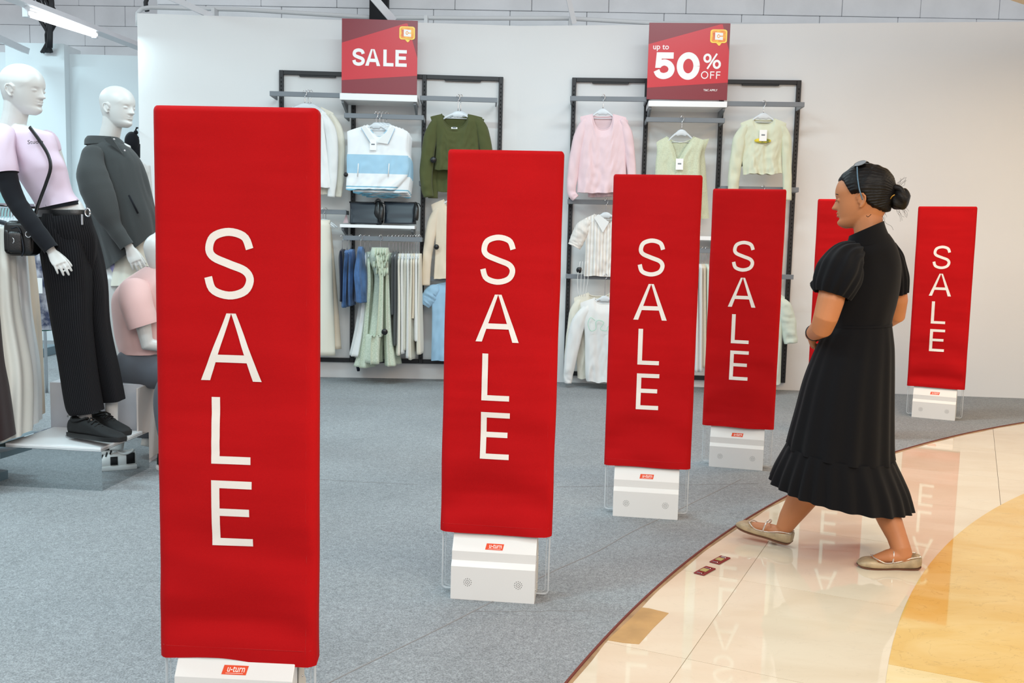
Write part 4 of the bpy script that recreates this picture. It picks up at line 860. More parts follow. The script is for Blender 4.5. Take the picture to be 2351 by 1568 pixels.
def add_hand(mb, wr, d, back, sg=1, s=1.0, curl=.35, thumb=.8):
    """wr wrist point, d direction of the hand, back = normal of its back, sg = side of the thumb"""
    d = V(d).normalized(); back = V(back); back = (back - d * back.dot(d)).normalized(); sd = d.cross(back).normalized() * sg
    rings = []
    for t, w_, th in ((-.02, .026, .021), (0, .026, .019), (.02, .032, .018), (.045, .039, .016), (.07, .041, .0145), (.088, .038, .012)):
        c = wr + d * t * s; rings.append([c + sd * w_ * s * cos(a_) + back * th * s * sin(a_) for a_ in [2 * pi * j / 18 for j in range(18)]])
    mb.loft(rings)
    for k, (o_, L, r_) in enumerate(((.030, .070, .0088), (.0105, .080, .0090), (-.0095, .075, .0086), (-.029, .058, .0076))):
        p = wr + d * (.078 - .004 * abs(k - 1)) * s + sd * o_ * s; a_ = .10 + curl * .3; dd = d + sd * (.10 - .07 * k); pts = [p - d * .02 * s, p]
        for seg in (.42, .32, .26):
            dv = (dd.normalized() * cos(a_) - back * sin(a_)).normalized(); p = p + dv * L * seg * s; pts.append(p); a_ += curl * (1 + .12 * k)
        mb.tube(pts, [r_ * s, r_ * s * 1.03, r_ * s, r_ * s * .92, r_ * s * .74], 10, round_=True)
    p = wr + d * .018 * s + sd * .022 * s - back * .004 * s; pts = [p - sd * .01 * s, p]
    for L, a_ in ((.042, thumb), (.032, thumb * .65), (.026, thumb * .35)):
        dv = (d * cos(a_) + sd * sin(a_) - back * .30).normalized(); p = p + dv * L * s; pts.append(p)
    mb.tube(pts, [.014 * s, .0135 * s, .0105 * s, .0095 * s, .0075 * s], 10, round_=True)
def remesh(name, mb, m, parent, vox=.004, it=3, fac=.45):
    o = obj(name, mb, m, parent); r_ = o.modifiers.new('r', 'REMESH'); r_.mode = 'VOXEL'; r_.voxel_size = vox; r_.use_smooth_shade = True
    s_ = o.modifiers.new('s', 'SMOOTH'); s_.iterations = it; s_.factor = fac
    bpy.context.view_layer.update(); me = bpy.data.meshes.new_from_object(o.evaluated_get(bpy.context.evaluated_depsgraph_get()))
    o.modifiers.clear(); o.data = me; me.polygons.foreach_set('use_smooth', [True] * len(me.polygons))
    if not me.materials: me.materials.append(M[m])
    return o
def rg(L, R, b_, n, vd, fn=None, tw=0):
    c = (L + R) / 2; a_ = (R - L) / 2
    out = []
    for j in range(n):
        t = 2 * pi * j / n; k = 1 + (fn(t) if fn else 0); out.append(c + a_ * cos(t) * k + vd * b_ * sin(t) * k)
    return out
def cloth_loft(rows, n, m, N, vd, fold=None, seed=0, seg=64, sp=True, caps=(False, False)):
    """rows=[(xl,yl,xr,yr,depth plane,half depth)]"""
    R_ = spline(rows, n); rings = []
    for i, r_ in enumerate(R_):
        t_ = i / (n - 1); L = P(r_[0], r_[1], r_[4]); Q = P(r_[2], r_[3], r_[4])
        rings.append(rg(L, Q, r_[5], seg, vd, (lambda t, t_=t_: fold(t, t_)) if fold else None))
    q_ = MB().loft(rings, *caps); q_.seg = seg; return q_
# ---- the walking woman
W_ = thing('person', 'woman in a long black dress and beige flats walking left, hair in a bun', 'person', GN(1900, 1290))
VD = V((sin(.33), cos(.33), 0))
fh = V((-cos(math.radians(28)), sin(math.radians(28)), 0)); hs = 1.07
XH = frame4(P(1984, 521, 3.86), (fh.x, fh.y, -.14))
b = MB(); add_head(b, XH, hs)
b.loft([rg(P(*l), P(*r), d, 24, VD) for l, r, d in (((1966, 530, 3.88), (2020, 520, 3.88), .045), ((1960, 566, 3.88), (2028, 560, 3.88), .05), ((1935, 595, 3.88), (2044, 592, 3.88), .075), ((1930, 650, 3.88), (2048, 650, 3.88), .10), ((1925, 740, 3.88), (2035, 740, 3.88), .10), ((1905, 830, 3.88), (2045, 830, 3.88), .14), ((1915, 890, 3.88), (2035, 890, 3.88), .12))])
b.tube([P(1938, 604, 3.76), P(1917, 645, 3.72), P(1907, 690, 3.70), P(1896, 728, 3.70), P(1887, 752, 3.73), P(1872, 762, 3.80), P(1863, 768, 3.90)], [.035, .050, .050, .046, .042, .032, .025], 20)
add_hand(b, P(1861, 768, 3.91), P(1866, 790, 3.98) - P(1861, 768, 3.90), (-1, -.2, .2), -1, .82, 1.15, .5)
b.tube([P(2040, 596, 3.96), P(2056, 640, 4.02), P(2061, 690, 4.04), P(2058, 722, 4.06), P(2020, 745, 4.16), P(1960, 765, 4.22), P(1925, 775, 4.24)], [.032, .040, .040, .038, .034, .028, .022], 18)
add_hand(b, P(1920, 776, 4.24), P(1885, 792, 4.16) - P(1920, 776, 4.24), (0, .3, 1), 1, .85, 1.0, .5)
b.tube([P(1965, 850, 3.86), P(1925, 1000, 3.9), P(1890, 1075, 3.93), P(1862, 1118, 3.94), P(1838, 1150, 3.95), P(1812, 1190, 3.95), P(1801, 1212, 3.95), P(1800, 1228, 3.95)], [.09, .07, .060, .062, .057, .043, .034, .028], 22)
b.tube([P(1804, 1228, 3.95), P(1788, 1222, 3.96), P(1765, 1216, 3.99), P(1735, 1210, 4.02), P(1706, 1206, 4.05)], [.026, .031, .031, .025, .016], 18, flat=(V((0, 0, 1)), .85))
b.tube([P(1975, 850, 3.88), P(1978, 1000, 3.88), P(1998, 1085, 3.86), P(2022, 1145, 3.83), P(2043, 1195, 3.765), P(2059, 1232, 3.72), P(2068, 1258, 3.70), P(2072, 1275, 3.70)], [.07, .06, .052, .052, .046, .038, .037, .038], 22)
b.tube([P(2085, 1278, 3.70), P(2068, 1274, 3.70), P(2040, 1277, 3.70), P(2012, 1284, 3.71), P(1988, 1291, 3.71)], [.030, .036, .031, .022, .014], 18, flat=(V((0, 0, 1)), .85))
body = remesh('body', b, 'skin', W_, .0036, 3, .4)
# face details
H = lambda x, y, z: XH @ (V((x, y, wz(z))) * hs)
D3 = XH.to_3x3()
for sg in (-1, 1):
    obj('eyebrow', MB().tube([H(.080, sg * .020, .1435), H(.0825, sg * .033, .1475), H(.073, sg * .048, .143)], [.0012, .0022, .001], 6), 'hair', W_)
    obj('eyelashes', MB().tube([H(.0835, sg * .026, .1195), H(.0865, sg * .035, .1180), H(.0790, sg * .047, .1195)], [.0006, .0016, .0008], 6), 'hair', W_)
obj('lips', MB().ell(H(.0874, 0, .0695), D3 @ V((.0052, 0, 0)), D3 @ V((0, .021, 0)), D3 @ V((0, 0, .0042)), 20, 8).ell(H(.0870, 0, .0568), D3 @ V((.0056, 0, 0)), D3 @ V((0, .018, 0)), D3 @ V((0, 0, .0048)), 20, 8), 'lip', W_)
# hair
HL = [(-.12, .030), (-.075, .040), (-.042, .060), (-.024, .080), (-.014, .108), (.006, .116), (.022, .116), (.034, .134), (.042, .156), (.054, .170), (.066, .168), (.2, .168)]
hb = MB(); rings = []
for i in range(90):
    z = .03 + .2026 * (i / 89 if i < 60 else 60 / 89 + 29 / 89 * sin(.5 * pi * (i - 60) / 29)); r_ = []
    for j in range(150):
        t = 2 * pi * j / 150; p = headpt(t, z, -.001); ln = lerpt([(a_, c_) for a_, c_ in HL], p.x)[0]
        g = p.z - ln + .004 * fine((j * .35, z * 20, 1)); k = max(0, min(1, (g + .002) / .014)); k = k * k * (3 - 2 * k)
        side = max(0, 1 - abs(z - .13) / .09); q = V((p.x, p.y, (p.z - .09) * .6)).normalized()
        fl_ = sin((p.x * 160 + p.z * 90) + 5 * fine((p.x * 14, p.z * 14, 2))) * .0009 + .0022 * fine((p.x * 30 + p.z * 12, p.z * 40, abs(p.y) * 20))
        r_.append(XH @ ((V((p.x, p.y, p.z)) + q * (-.007 + k * (.021 - .009 * max(0, min(1, (p.x - .01) / .05)) + .003 * side + fl_ + .0013 * sin(58 * math.atan2(p.z - .095, abs(p.y) + .02) + 4 * fine((p.x * 9, p.z * 9, 5))) + .0012 * fine((math.atan2(p.z - .095, abs(p.y) + .02) * 14, p.x * 12, 1))))) * hs))
    rings.append(r_)
hb.loft(rings, False, True)
hair = obj('hair', hb, 'hair', W_)
bc = P(2064, 458, 3.80); e_ = V((.95, -.3, 0))
bb = MB(); rings = []
ax = (P(2088, 462, 3.79) - P(2040, 452, 3.83)).normalized(); s1 = ax.cross(V((0, 0, 1))).normalized(); s2 = s1.cross(ax)
for i in range(34):
    u = i / 33; c = P(2036, 452, 3.83) + (P(2087, 461, 3.79) - P(2036, 452, 3.83)) * u; r0 = .014 + .026 * math.sqrt(max(0, 1 - ((u - .60) / .42) ** 2)) if u > .18 else .015
    if u > .97: r0 = .012
    rings.append([c + (s1 * cos(t) + s2 * sin(t)) * r0 * (1 + .07 * sin(5 * t + 9 * u) + .13 * fine((cos(t) * 1.4, sin(t) * 1.4, u * 3))) for t in [2 * pi * j / 44 for j in range(44)]])
obj('hair_bun', bb.loft(rings), 'hair', hair)
obj('hair_bun', MB().tube(vspline([P(2040, 440, 3.82), P(2052, 430, 3.8), P(2066, 434, 3.79), P(2073, 448, 3.785), P(2066, 462, 3.78)], 20), [.012] * 20, 10), 'hair', hair, label='upper loop of the bun')
obj('hair_tie', MB().tube(vspline([P(2044, 457, 3.785), P(2048, 451, 3.772), P(2054, 447, 3.77)], 8), .002, 6), mat('tie', S(190, 140, 50), rough=.4), hair)
wb = MB(); rn = random.Random(4)
for k in range(22):
    x0, y0 = rn.choice([(2022, 488), (2030, 480), (2060, 478), (2070, 470), (2058, 432), (2050, 430)]); up = -1 if y0 < 440 else 1
    p = [(x0, y0)]
    for q in range(4): p.append((p[-1][0] + rn.uniform(-2, 7) + (3 if up < 0 else 0), p[-1][1] + up * rn.uniform(2, 9)))
    wb.tube(vspline([P(a_, c_, 3.82) for a_, c_ in p], 14), .0004, 4)
wb.tube(vspline([P(2020, 488, 3.83), P(2028, 500, 3.83), P(2034, 512, 3.83), P(2046, 519, 3.83), P(2051, 528, 3.83)], 20), .0005, 4)
wb.tube(vspline([P(1989, 495, 3.77), P(1993, 498, 3.768), P(2000, 492, 3.77)], 8), .0012, 5)
obj('stray_hairs', wb, 'hair', hair)
# sunglasses pushed up (worn, so a thing of its own resting on her hair)
g = thing('sunglasses', 'dark sunglasses pushed up on the hair of the walking woman', 'sunglasses', P(1992, 376, 3.86))
HH = lambda x, y, z: XH @ (V((x, y, wz(z))) * hs)
for sg in (-1, 1):
    loop = [HH(-.010 + .021 * cos(t), sg * .034 + .024 * sin(t), .260 - .002 * cos(t) - .42 * abs(sg * .034 + .024 * sin(t))) for t in [2 * pi * j / 20 for j in range(21)]]
    obj('rim', MB().tube(loop, .0016, 6), 'black_plastic', g)
    obj('lens', MB().poly(loop[:-1], (0, 0, .001)), mat('lens', S(10, 11, 13), rough=.4, spec=.2), g, smooth=False)
    obj('temple', MB().tube(vspline([HH(-.002, sg * .060, .232), HH(-.004, sg * .082, .196), HH(-.008, sg * .0965, .155), HH(-.012, sg * .098, .13), HH(-.016, sg * .094, .105)], 14), .0026, 6, flat=(D3 @ V((0, 1, 0)), .6)), mat('temple', S(84, 112, 130), rough=.25), g)
obj('bridge', MB().tube([HH(.004, -.012, .245), HH(.008, 0, .248), HH(.004, .012, .245)], .0016, 6), 'black_plastic', g)
# dress
fb = lambda t, v: .012 * sin(9 * t + 3 * v) * v + .02 * fine((cos(t) * 2.5, sin(t) * 2.5, v * 4)) * (.4 + v)
rows = [(1938, 564, 2041, 536, 3.85, .092), (1924, 572, 2053, 553, 3.86, .104), (1908, 588, 2062, 572, 3.865, .115), (1904, 618, 2070, 606, 3.88, .125), (1902, 660, 2068, 650, 3.88, .132), (1906, 705, 2058, 700, 3.88, .128), (1906, 735, 2050, 732, 3.88, .122), (1904, 752, 2048, 750, 3.88, .122)]
obj('dress_bodice', cloth_loft(rows, 40, None, None, VD, fb, seg=72), 'dress', W_)
obj('dress_collar', cloth_loft([(1949, 542, 2030, 507, 3.842, .086), (1947, 550, 2032, 516, 3.842, .087), (1942, 560, 2037, 530, 3.845, .090), (1930, 574, 2048, 552, 3.855, .100)], 12, None, None, VD, seg=60), 'dress', W_)
def skf(k, amp):
    return lambda t, v: (amp * v + .006) * sin(k * t + 1.5 * sin(2 * t)) * (.6 + .5 * fine((cos(t) * 2, sin(t) * 2, 7))) + .02 * v * fine((cos(t) * 3, sin(t) * 3, v * 2))
rows = [(1904, 746, 2048, 745, 3.88, .122), (1888, 770, 2051, 770, 3.88, .138), (1868, 810, 2054, 805, 3.88, .165), (1845, 870, 2054, 868, 3.88, .20), (1826, 940, 2053, 950, 3.88, .23), (1812, 990, 2053, 1030, 3.88, .25), (1806, 1016, 2055, 1058, 3.88, .26)]
obj('dress_skirt', cloth_loft(rows, 60, None, None, VD, skf(17, .035), seg=200), 'dress', W_)
obj('waist_seam', cloth_loft([(1903, 744, 2049, 743, 3.88, .124), (1902, 749, 2050, 748, 3.88, .126)], 4, None, None, VD, seg=60), 'dress', W_)
rows = [(1807, 1012, 2054, 1054, 3.88, .259), (1800, 1026, 2060, 1070, 3.88, .266), (1788, 1048, 2074, 1100, 3.88, .276), (1776, 1072, 2088, 1134, 3.88, .284), (1767, 1096, 2097, 1170, 3.88, .290)]
rf = lambda t, v: (.012 + .030 * v) * sin(26 * t + 2 * sin(3 * t)) * (.5 + .9 * abs(fine((cos(t) * 3, sin(t) * 3, 3)))) + .03 * v * fine((cos(t) * 3, sin(t) * 3, 9))
rb = cloth_loft(rows, 30, None, None, VD, rf, seg=260); obj('dress_ruffle', rb, 'dress', W_)
def puff(path, rad, seed, amp=.10):
    n = 30; pp_ = spline(path, n); rr_ = spline([(r,) for r in rad], n); rings = []
    for i in range(n):
        c = P(*pp_[i]); q = (P(*pp_[min(i + 1, n - 1)]) - P(*pp_[max(i - 1, 0)])).normalized(); s_ = q.cross(VD).normalized(); u_ = s_.cross(q); v = i / (n - 1)
        rings.append([c + (s_ * cos(t) + u_ * sin(t)) * rr_[i][0] * (1 + (.05 + amp * (v ** 2 + (1 - v) ** 3)) * .8 * sin(13 * t + seed + 2 * v) * .6 + .10 * fine((cos(t) * 1.6, sin(t) * 1.6, v * 3 + seed))) for t in [2 * pi * j / 90 for j in range(90)]])
    return MB().loft(rings, True, False)
obj('dress_sleeve', puff([(1968, 572, 3.80), (1944, 592, 3.765), (1928, 626, 3.73), (1916, 655, 3.71), (1908, 678, 3.705)], [.034, .068, .084, .083, .066], 1), 'dress', W_)
obj('dress_sleeve', puff([(2036, 572, 3.95), (2046, 600, 3.98), (2054, 640, 4.01), (2058, 674, 4.02)], [.040, .052, .052, .046], 2), 'dress', W_)
obj('dress_frill', MB().tube(vspline([P(1925, 600, 3.98), P(1900, 618, 3.98), P(1882, 632, 3.97), P(1890, 645, 3.96)], 14), [.012 + .010 * abs(sin(i * 1.2)) for i in range(14)], 10), 'dress', W_)
obj('dress_frill', MB().tube(vspline([P(1915, 655, 3.82), P(1890, 650, 3.80), P(1872, 652, 3.78), P(1880, 664, 3.76)], 14), [.014 + .008 * abs(sin(i * 1.5)) for i in range(14)], 10), 'dress', W_)
wl = thing('wristband', 'thin black band around the left wrist of the walking woman', 'bracelet', P(1862, 762, 3.86))
c = P(1868, 764, 3.84); dx_ = (P(1863, 768, 3.90) - P(1887, 752, 3.73)).normalized(); s_ = dx_.cross(V((0, 0, 1))).normalized(); u_ = s_.cross(dx_)
obj('band', MB().tube([c + (s_ * cos(t) + u_ * sin(t)) * .0295 for t in [2 * pi * j / 30 for j in range(31)]], .0032, 8), 'black_plastic', wl)
def flat_shoe(heel, toe, label, up):
    R = thing('ballet_flat', label, 'shoe', heel, 'pair of beige flats'); d = (toe - heel); L = d.length; d.normalize(); up = (V(up) - d * V(up).dot(d)).normalized(); sd = d.cross(up)
    T = spline([(0, .024, .010, .052), (.06, .030, .002, .055), (.2, .033, 0, .050), (.4, .032, .001, .034), (.6, .038, 0, .030), (.75, .041, 0, .036), (.88, .036, .002, .033), (.96, .024, .005, .024), (1, .010, .010, .016)], 34); rings = []; edge = [[], []]
    for i, (t, w_, z0, h) in enumerate(T):
        r_ = []
        for j in range(24):
            a_ = 2 * pi * j / 24; x = cos(a_); z = sin(a_); z = z * (1 if z > 0 else 1); xx = abs(x) ** .7 * (1 if x > 0 else -1); zz = abs(z) ** .6 * (1 if z > 0 else -1)
            zc = (z0 + h) / 2 + (h - z0) / 2 * zz
            if .10 < t < .72 and z > .3 and abs(xx) < .9: zc -= .008
            r_.append(heel + d * (L * t) + sd * w_ * xx + up * zc)
        rings.append(r_)
        if .02 < t < .78:
            ww = w_ * (1 if t < .6 else math.sqrt(max(.0, 1 - ((t - .6) / .185) ** 2)))
            for k, sg in enumerate((-1, 1)): edge[k].append(heel + d * (L * t) + sd * ww * sg * .97 + up * (h - .003 + (.010 * max(0, (t - .6) / .18) if t > .6 else 0)))
    up_ = obj('upper', MB().loft(rings), 'gold_shoe', R)
    obj('sole', MB().loft([[heel + d * L * t + sd * w_ * k * .93 + up * (z0 + zz) for k, zz in ((-1, .003), (-.95, -.003), (.95, -.003), (1, .003))] for t, w_, z0, h in T]), mat('flat_sole', S(112, 72, 52), rough=.7), R, smooth=False)
    obj('trim', MB().tube(edge[0] + edge[1][::-1] + edge[0][:1], .0022, 6), 'silver_trim', R)
    st = [edge[0][12], heel + d * L * .46 + sd * -.026 + up * .062, heel + d * L * .44 + up * .073, heel + d * L * .44 + sd * .028 + up * .060, edge[1][13]]
    obj('strap', MB().tube(vspline(st, 18), .0034, 8), 'silver_trim', R)
    obj('buckle', MB().ell(edge[1][13] + sd * .004 + up * -.002, sd * .004, d * .009, up * .010, 14, 8), 'silver_trim', R)
    return R
flat_shoe(P(1816, 1250, 3.93), P(1690, 1208, 4.06), 'beige ballet flat of the woman\'s leading foot with its toe lifted', (0, 0, 1))
flat_shoe(P(2110, 1304, 3.70), GN(1968, 1300, .002), 'beige ballet flat of the woman\'s trailing foot with a round buckle', (0, 0, 1))

# ---- mannequins
def vdir(x): t = (x - 1175.5) / FPX; a_ = math.atan(t); return V((sin(a_), cos(a_), 0))
V1 = vdir(110); Y1 = 4.76
T1 = thing('mannequin', 'bald white mannequin in a lilac tee, black sleeves and pinstripe trousers', 'mannequin', GN(215, 1015, .21))
b = MB(); X1 = frame4(P(50, 262, Y1), (.986, -.161, -.10)); add_head(b, X1, 1.09, True, 1, -.016)
b.loft([rg(P(*l, Y1), P(*r, Y1), d, 24, V1) for l, r, d in (((12, 286), (62, 288), .045), ((0, 300), (105, 302), .07), ((12, 350), (125, 345), .085), ((40, 400), (148, 395), .09), ((70, 445), (165, 440), .08), ((94, 478), (188, 466), .08), ((92, 494), (200, 490), .085), ((104, 530), (198, 530), .065), ((110, 570), (198, 570), .055))])
b.tube([P(5, 318, Y1 - .12), P(14, 400, Y1 - .14), P(38, 462, Y1 - .15), P(75, 520, Y1 - .17), P(114, 572, Y1 - .18)], [.045, .04, .036, .032, .024], 16)
add_hand(b, P(119, 578, Y1 - .18), P(152, 625, Y1 - .2) - P(119, 578, Y1 - .18), (.5, -.8, .5), -1, .84, .2, .5)
b.tube([P(112, 318, Y1 + .15), P(140, 400, Y1 + .2), P(150, 480, Y1 + .2)], [.04, .036, .03], 14)
b.tube([P(130, 560, Y1), P(166, 760, Y1), P(194, 940, Y1), P(198, 985, Y1)], [.045, .04, .030, .032], 16)
b.tube([P(180, 560, Y1 + .08), P(225, 760, Y1 + .1), P(256, 920, Y1 + .1), P(256, 970, Y1 + .1)], [.045, .04, .030, .032], 16)
remesh('body', b, 'mann', T1, .0033, 2, .4)
tf = lambda k, a_: (lambda t, v: a_ * sin(k * t + 8 * v) * .5 + a_ * 1.6 * fine((cos(t) * 2, sin(t) * 2, v * 6 + k)))
obj('tee', cloth_loft([(18, 290, 62, 292, Y1, .050), (2, 297, 92, 299, Y1, .075), (-8, 308, 118, 306, Y1, .095), (-2, 330, 130, 328, Y1, .105), (14, 355, 136, 350, Y1, .112), (33, 385, 152, 378, Y1, .120), (40, 405, 156, 396, Y1, .112), (56, 432, 162, 424, Y1, .100), (74, 458, 170, 444, Y1, .098), (86, 479, 182, 459, Y1, .10)], 60, None, None, V1, tf(7, .022), seg=80), 'lilac', T1)
obj('tee_sleeve', MB().tube(vspline([P(12, 300, Y1 - .06), P(2, 330, Y1 - .12), P(8, 372, Y1 - .14), P(13, 398, Y1 - .145)], 14), [.035, .055, .06, .062, .062, .061, .060, .06, .06, .06, .06, .06, .059, .058], 24, caps=False), 'lilac', T1)
obj('tee_sleeve', MB().tube(vspline([P(92, 312, Y1 + .03), P(112, 324, Y1 + .06), P(123, 348, Y1 + .08)], 10), [.02, .035, .042, .045, .046, .045, .044, .042, .040, .038], 20), 'lilac', T1)
obj('black_top_sleeve', MB().tube(vspline([P(4, 335, Y1 - .12), P(14, 400, Y1 - .145), P(36, 460, Y1 - .155), P(75, 516, Y1 - .175), P(119, 574, Y1 - .185)], 40), [.053 - .018 * i / 39 + .003 * fine((i * .5, 0, 0)) for i in range(40)], 26, caps=False), 'black_knit', T1)
obj('black_top_hem', cloth_loft([(85, 474, 180, 457, Y1, .098), (88, 485, 186, 468, Y1, .097)], 6, None, None, V1, seg=60), 'black_knit', T1)
obj('shoulder_strap', MB().tube([P(-4, 290, Y1 + .02), P(12, 285, Y1 + .02), P(26, 292, Y1 - .04)], .012, 8), 'black_knit', T1)
obj('lettering', text_mb('Studio', .026, lambda a_, b_: P(82, 330, Y1 - .112) + V((a_ * .92, a_ * .40 - .003 + abs(a_) * .0, b_ + a_ * .12)), .0002), 'black_plastic', T1, smooth=False, fix=False)
M['pinstripe'] = band_mat('pinstripe', [(0, S(20, 19, 22)), (.86, S(52, 50, 52))], axis='around', scale=64, rough=.85, bump=.3, bs=500, spec=.2)
lf = lambda t, v: .05 * sin(5 * t + 2 * v) + .08 * fine((cos(t) * 1.5, sin(t) * 1.5, v * 3))
obj('trouser_top', cloth_loft([(86, 488, 207, 489, Y1, .100), (88, 520, 216, 520, Y1, .108), (94, 560, 224, 558, Y1 + .02, .112), (112, 640, 218, 640, Y1 + .05, .07)], 16, None, None, V1, lambda t, v: .03 * sin(8 * t) * v, seg=80), 'pinstripe', T1)
obj('trouser_leg', cloth_loft([(87, 490, 180, 492, Y1, .095), (90, 560, 205, 560, Y1, .105), (100, 640, 212, 640, Y1, .10), (114, 740, 212, 740, Y1, .095), (132, 840, 222, 840, Y1, .09), (148, 930, 235, 925, Y1, .085), (157, 952, 238, 938, Y1, .085)], 50, None, None, V1, lf, seg=80), 'pinstripe', T1)
obj('trouser_leg', cloth_loft([(130, 490, 207, 492, Y1 + .1, .09), (140, 560, 229, 556, Y1 + .1, .10), (160, 640, 246, 640, Y1 + .1, .10), (180, 740, 252, 740, Y1 + .1, .10), (205, 840, 272, 840, Y1 + .1, .09), (222, 922, 287, 914, Y1 + .1, .085)], 50, None, None, V1, lf, seg=80), 'pinstripe', T1)
bl = thing('belt', 'black leather belt with silver buckle around the pinstripe trousers', 'belt', P(150, 490, Y1))
obj('strap', cloth_loft([(84, 482, 207, 482, Y1, .101), (84, 490, 208, 491, Y1, .103), (85, 498, 208, 499, Y1, .101)], 8, None, None, V1, seg=60), 'leather', bl)
c = P(203, 488, Y1 - .06); obj('buckle', MB().tube([c + V((.012 * cos(t), -.01, .019 * sin(t))) for t in [2 * pi * j / 16 for j in range(17)]], .004, 8), 'chrome', bl)
c = P(189, 492, Y1 - .1); obj('metal_loop', MB().bbox(c + V((-.006, -.006, -.05)), c + V((.004, 0, 0)), .002), 'chrome', bl, smooth=False)
t = thing('shoulder_bag', 'small black leather shoulder bag hanging at the hip of the leaning mannequin', 'bag', P(52, 545, 4.72))
def superbox(c, ax, ay, az, pw=.35, m_=14, n=36):
    rings = []
    for i in range(m_):
        v = -1 + 2 * i / (m_ - 1); k = (1 - abs(v) ** 4) ** .4 * .25 + .75 if abs(v) < 1 else .7
        rings.append([c + az * v + (ax * abs(cos(q)) ** pw * (1 if cos(q) > 0 else -1) + ay * abs(sin(q)) ** pw * (1 if sin(q) > 0 else -1)) * k for q in [2 * pi * j / n for j in range(n)]])
    return MB().loft(rings)
YB = 4.66
o_ = obj('body', superbox(P(52, 547, YB), V((.066, .01, 0)), V((0, .05, 0)), V((0, 0, .082))), 'leather', t)
obj('front_pocket', superbox(P(38, 556, YB - .05), V((.030, .01, 0)), V((0, .02, 0)), V((0, 0, .05))), 'leather', o_)
obj('side_pocket', superbox(P(21, 553, YB - .03), V((.012, 0, 0)), V((0, .03, 0)), V((0, 0, .055))), 'leather', o_)
obj('piping', MB().tube(vspline([P(26, 525, YB - .052), P(42, 522, YB - .055), P(50, 545, YB - .055), P(54, 575, YB - .055), P(50, 588, YB - .05)], 20), .003, 6), 'pvc', o_)
for x, y in ((65, 538), (26, 552)): obj('ring', MB().tube([P(x, y, YB - .07) + V((.013 * cos(q), 0, .014 * sin(q))) for q in [2 * pi * j / 14 for j in range(15)]], .0028, 6), 'chrome', o_)
obj('handle', MB().tube(vspline([P(-8, 508, YB), P(10, 512, YB), P(28, 520, YB), P(42, 523, YB)], 14), .011, 8, flat=(V((0, 1, 0)), .5)), 'pvc', t)
obj('strap', MB().tube(vspline([P(68, 292, Y1 - .10), P(90, 322, Y1 - .125), P(110, 355, Y1 - .14), P(116, 385, Y1 - .15), P(106, 420, Y1 - .135), P(93, 455, Y1 - .125), P(82, 487, Y1 - .13), P(70, 535, YB - .05)], 40), .0095, 8, flat=(V((.2, 1, 0)), .35)), 'leather', t)
def sneaker(heel, toe, h, label, group, m1='sneaker', m2='sole', tagged=False, two=None, cat='shoe'):
    R = thing('sneaker', label, cat, heel, group); d = toe - heel; L = d.length; d.normalize(); sd = d.cross(V((0, 0, 1))).normalized(); up = sd.cross(d)
    T = spline([(0, .026, .085), (.1, .033, .092), (.25, .036, .086), (.42, .036, .082), (.58, .040, .066), (.74, .045, .050), (.88, .041, .040), (.97, .026, .030), (1, .012, .018)], 32)
    obj('upper', MB().loft([[heel + d * L * t_ + sd * w_ * abs(cos(q)) ** .75 * (1 if cos(q) > 0 else -1) * (1 if sin(q) < .2 else 1 - .25 * sin(q)) + up * (.012 + (hh - .012) * (.5 + .5 * abs(sin(q)) ** .7 * (1 if sin(q) > 0 else -1))) for q in [2 * pi * j / 28 for j in range(28)]] for t_, w_, hh in T]), m1, R)
    obj('sole', MB().loft([[heel + d * L * t_ * 1.02 - d * .003 + sd * (w_ + .004) * k + up * zz for k, zz in ((-1, .022), (-1.02, .010), (-.92, 0), (.92, 0), (1.02, .010), (1, .022))] for t_, w_, hh in T]), m2, R, smooth='auto')
    obj('collar', MB().tube([heel + d * L * (.17 + .13 * cos(q)) + sd * .03 * sin(q) + up * (.088 + .006 * cos(2 * q)) for q in [2 * pi * j / 20 for j in range(21)]], .006, 8), m1, R)
    for k in range(5): tt = .40 + .07 * k; hh = .088 - .011 * k; obj('lace', MB().tube([heel + d * L * tt - sd * .024 + up * (hh - .004), heel + d * L * tt + up * (hh + .010), heel + d * L * (tt + .02) + sd * .024 + up * (hh - .004)], .0042, 6), two or m1, R)
    if two:
        for t0, t1, z0, z1 in ((.80, .99, .02, .040), (.02, .16, .03, .085), (.3, .42, .028, .07)):
            for sg in (-1, 1):
                obj('overlay', MB().loft([[heel + d * L * tt + sd * sg * (lerpt([tuple(x) for x in T], tt)[0] * kx) + up * zz for zz, kx in ((z0, 1.06), ((z0 + z1) / 2, 1.05), (z1, .88), (z1, .80), (z0, .9))] for tt in [t0 + (t1 - t0) * q / 5 for q in range(6)]]), two, R)
    if tagged:
        c = heel + d * L * .33 - sd * .05 + up * .04; obj('price_tag', MB().bbox(c + V((-.008, -.006, -.030)), c + V((.010, -.004, .026)), .001), 'tag', R, smooth=False)
    return R
zt = .212
sneaker(P(166, 1000, Y1 - .02) * 1, P(282, 1014, Y1 - .22), 0, 'near black sneaker of the leaning mannequin with a small tag', 'black sneakers of the leaning mannequin', tagged=True)
sneaker(P(215, 985, Y1 + .12), P(292, 1000, Y1 - .05), 0, 'far black sneaker of the leaning mannequin, behind the tagged one', 'black sneakers of the leaning mannequin')
st_ = thing('ankle_stand', 'chrome rod with a round foot holding the leaning mannequin on the mirror plinth', 'stand', GN(168, 1001, .209))
c = GN(168, 1001, .209); obj('disc', MB().tube([c, c + V((0, 0, .005))], .035, 24), 'chrome', st_); obj('rod', MB().tube([c, c + V((-.004, 0, .11))], .007, 12), 'chrome', st_); obj('clamp', MB().tube([c + V((-.025, 0, .10)), c + V((.02, 0, .10))], .008, 8), 'chrome', st_)
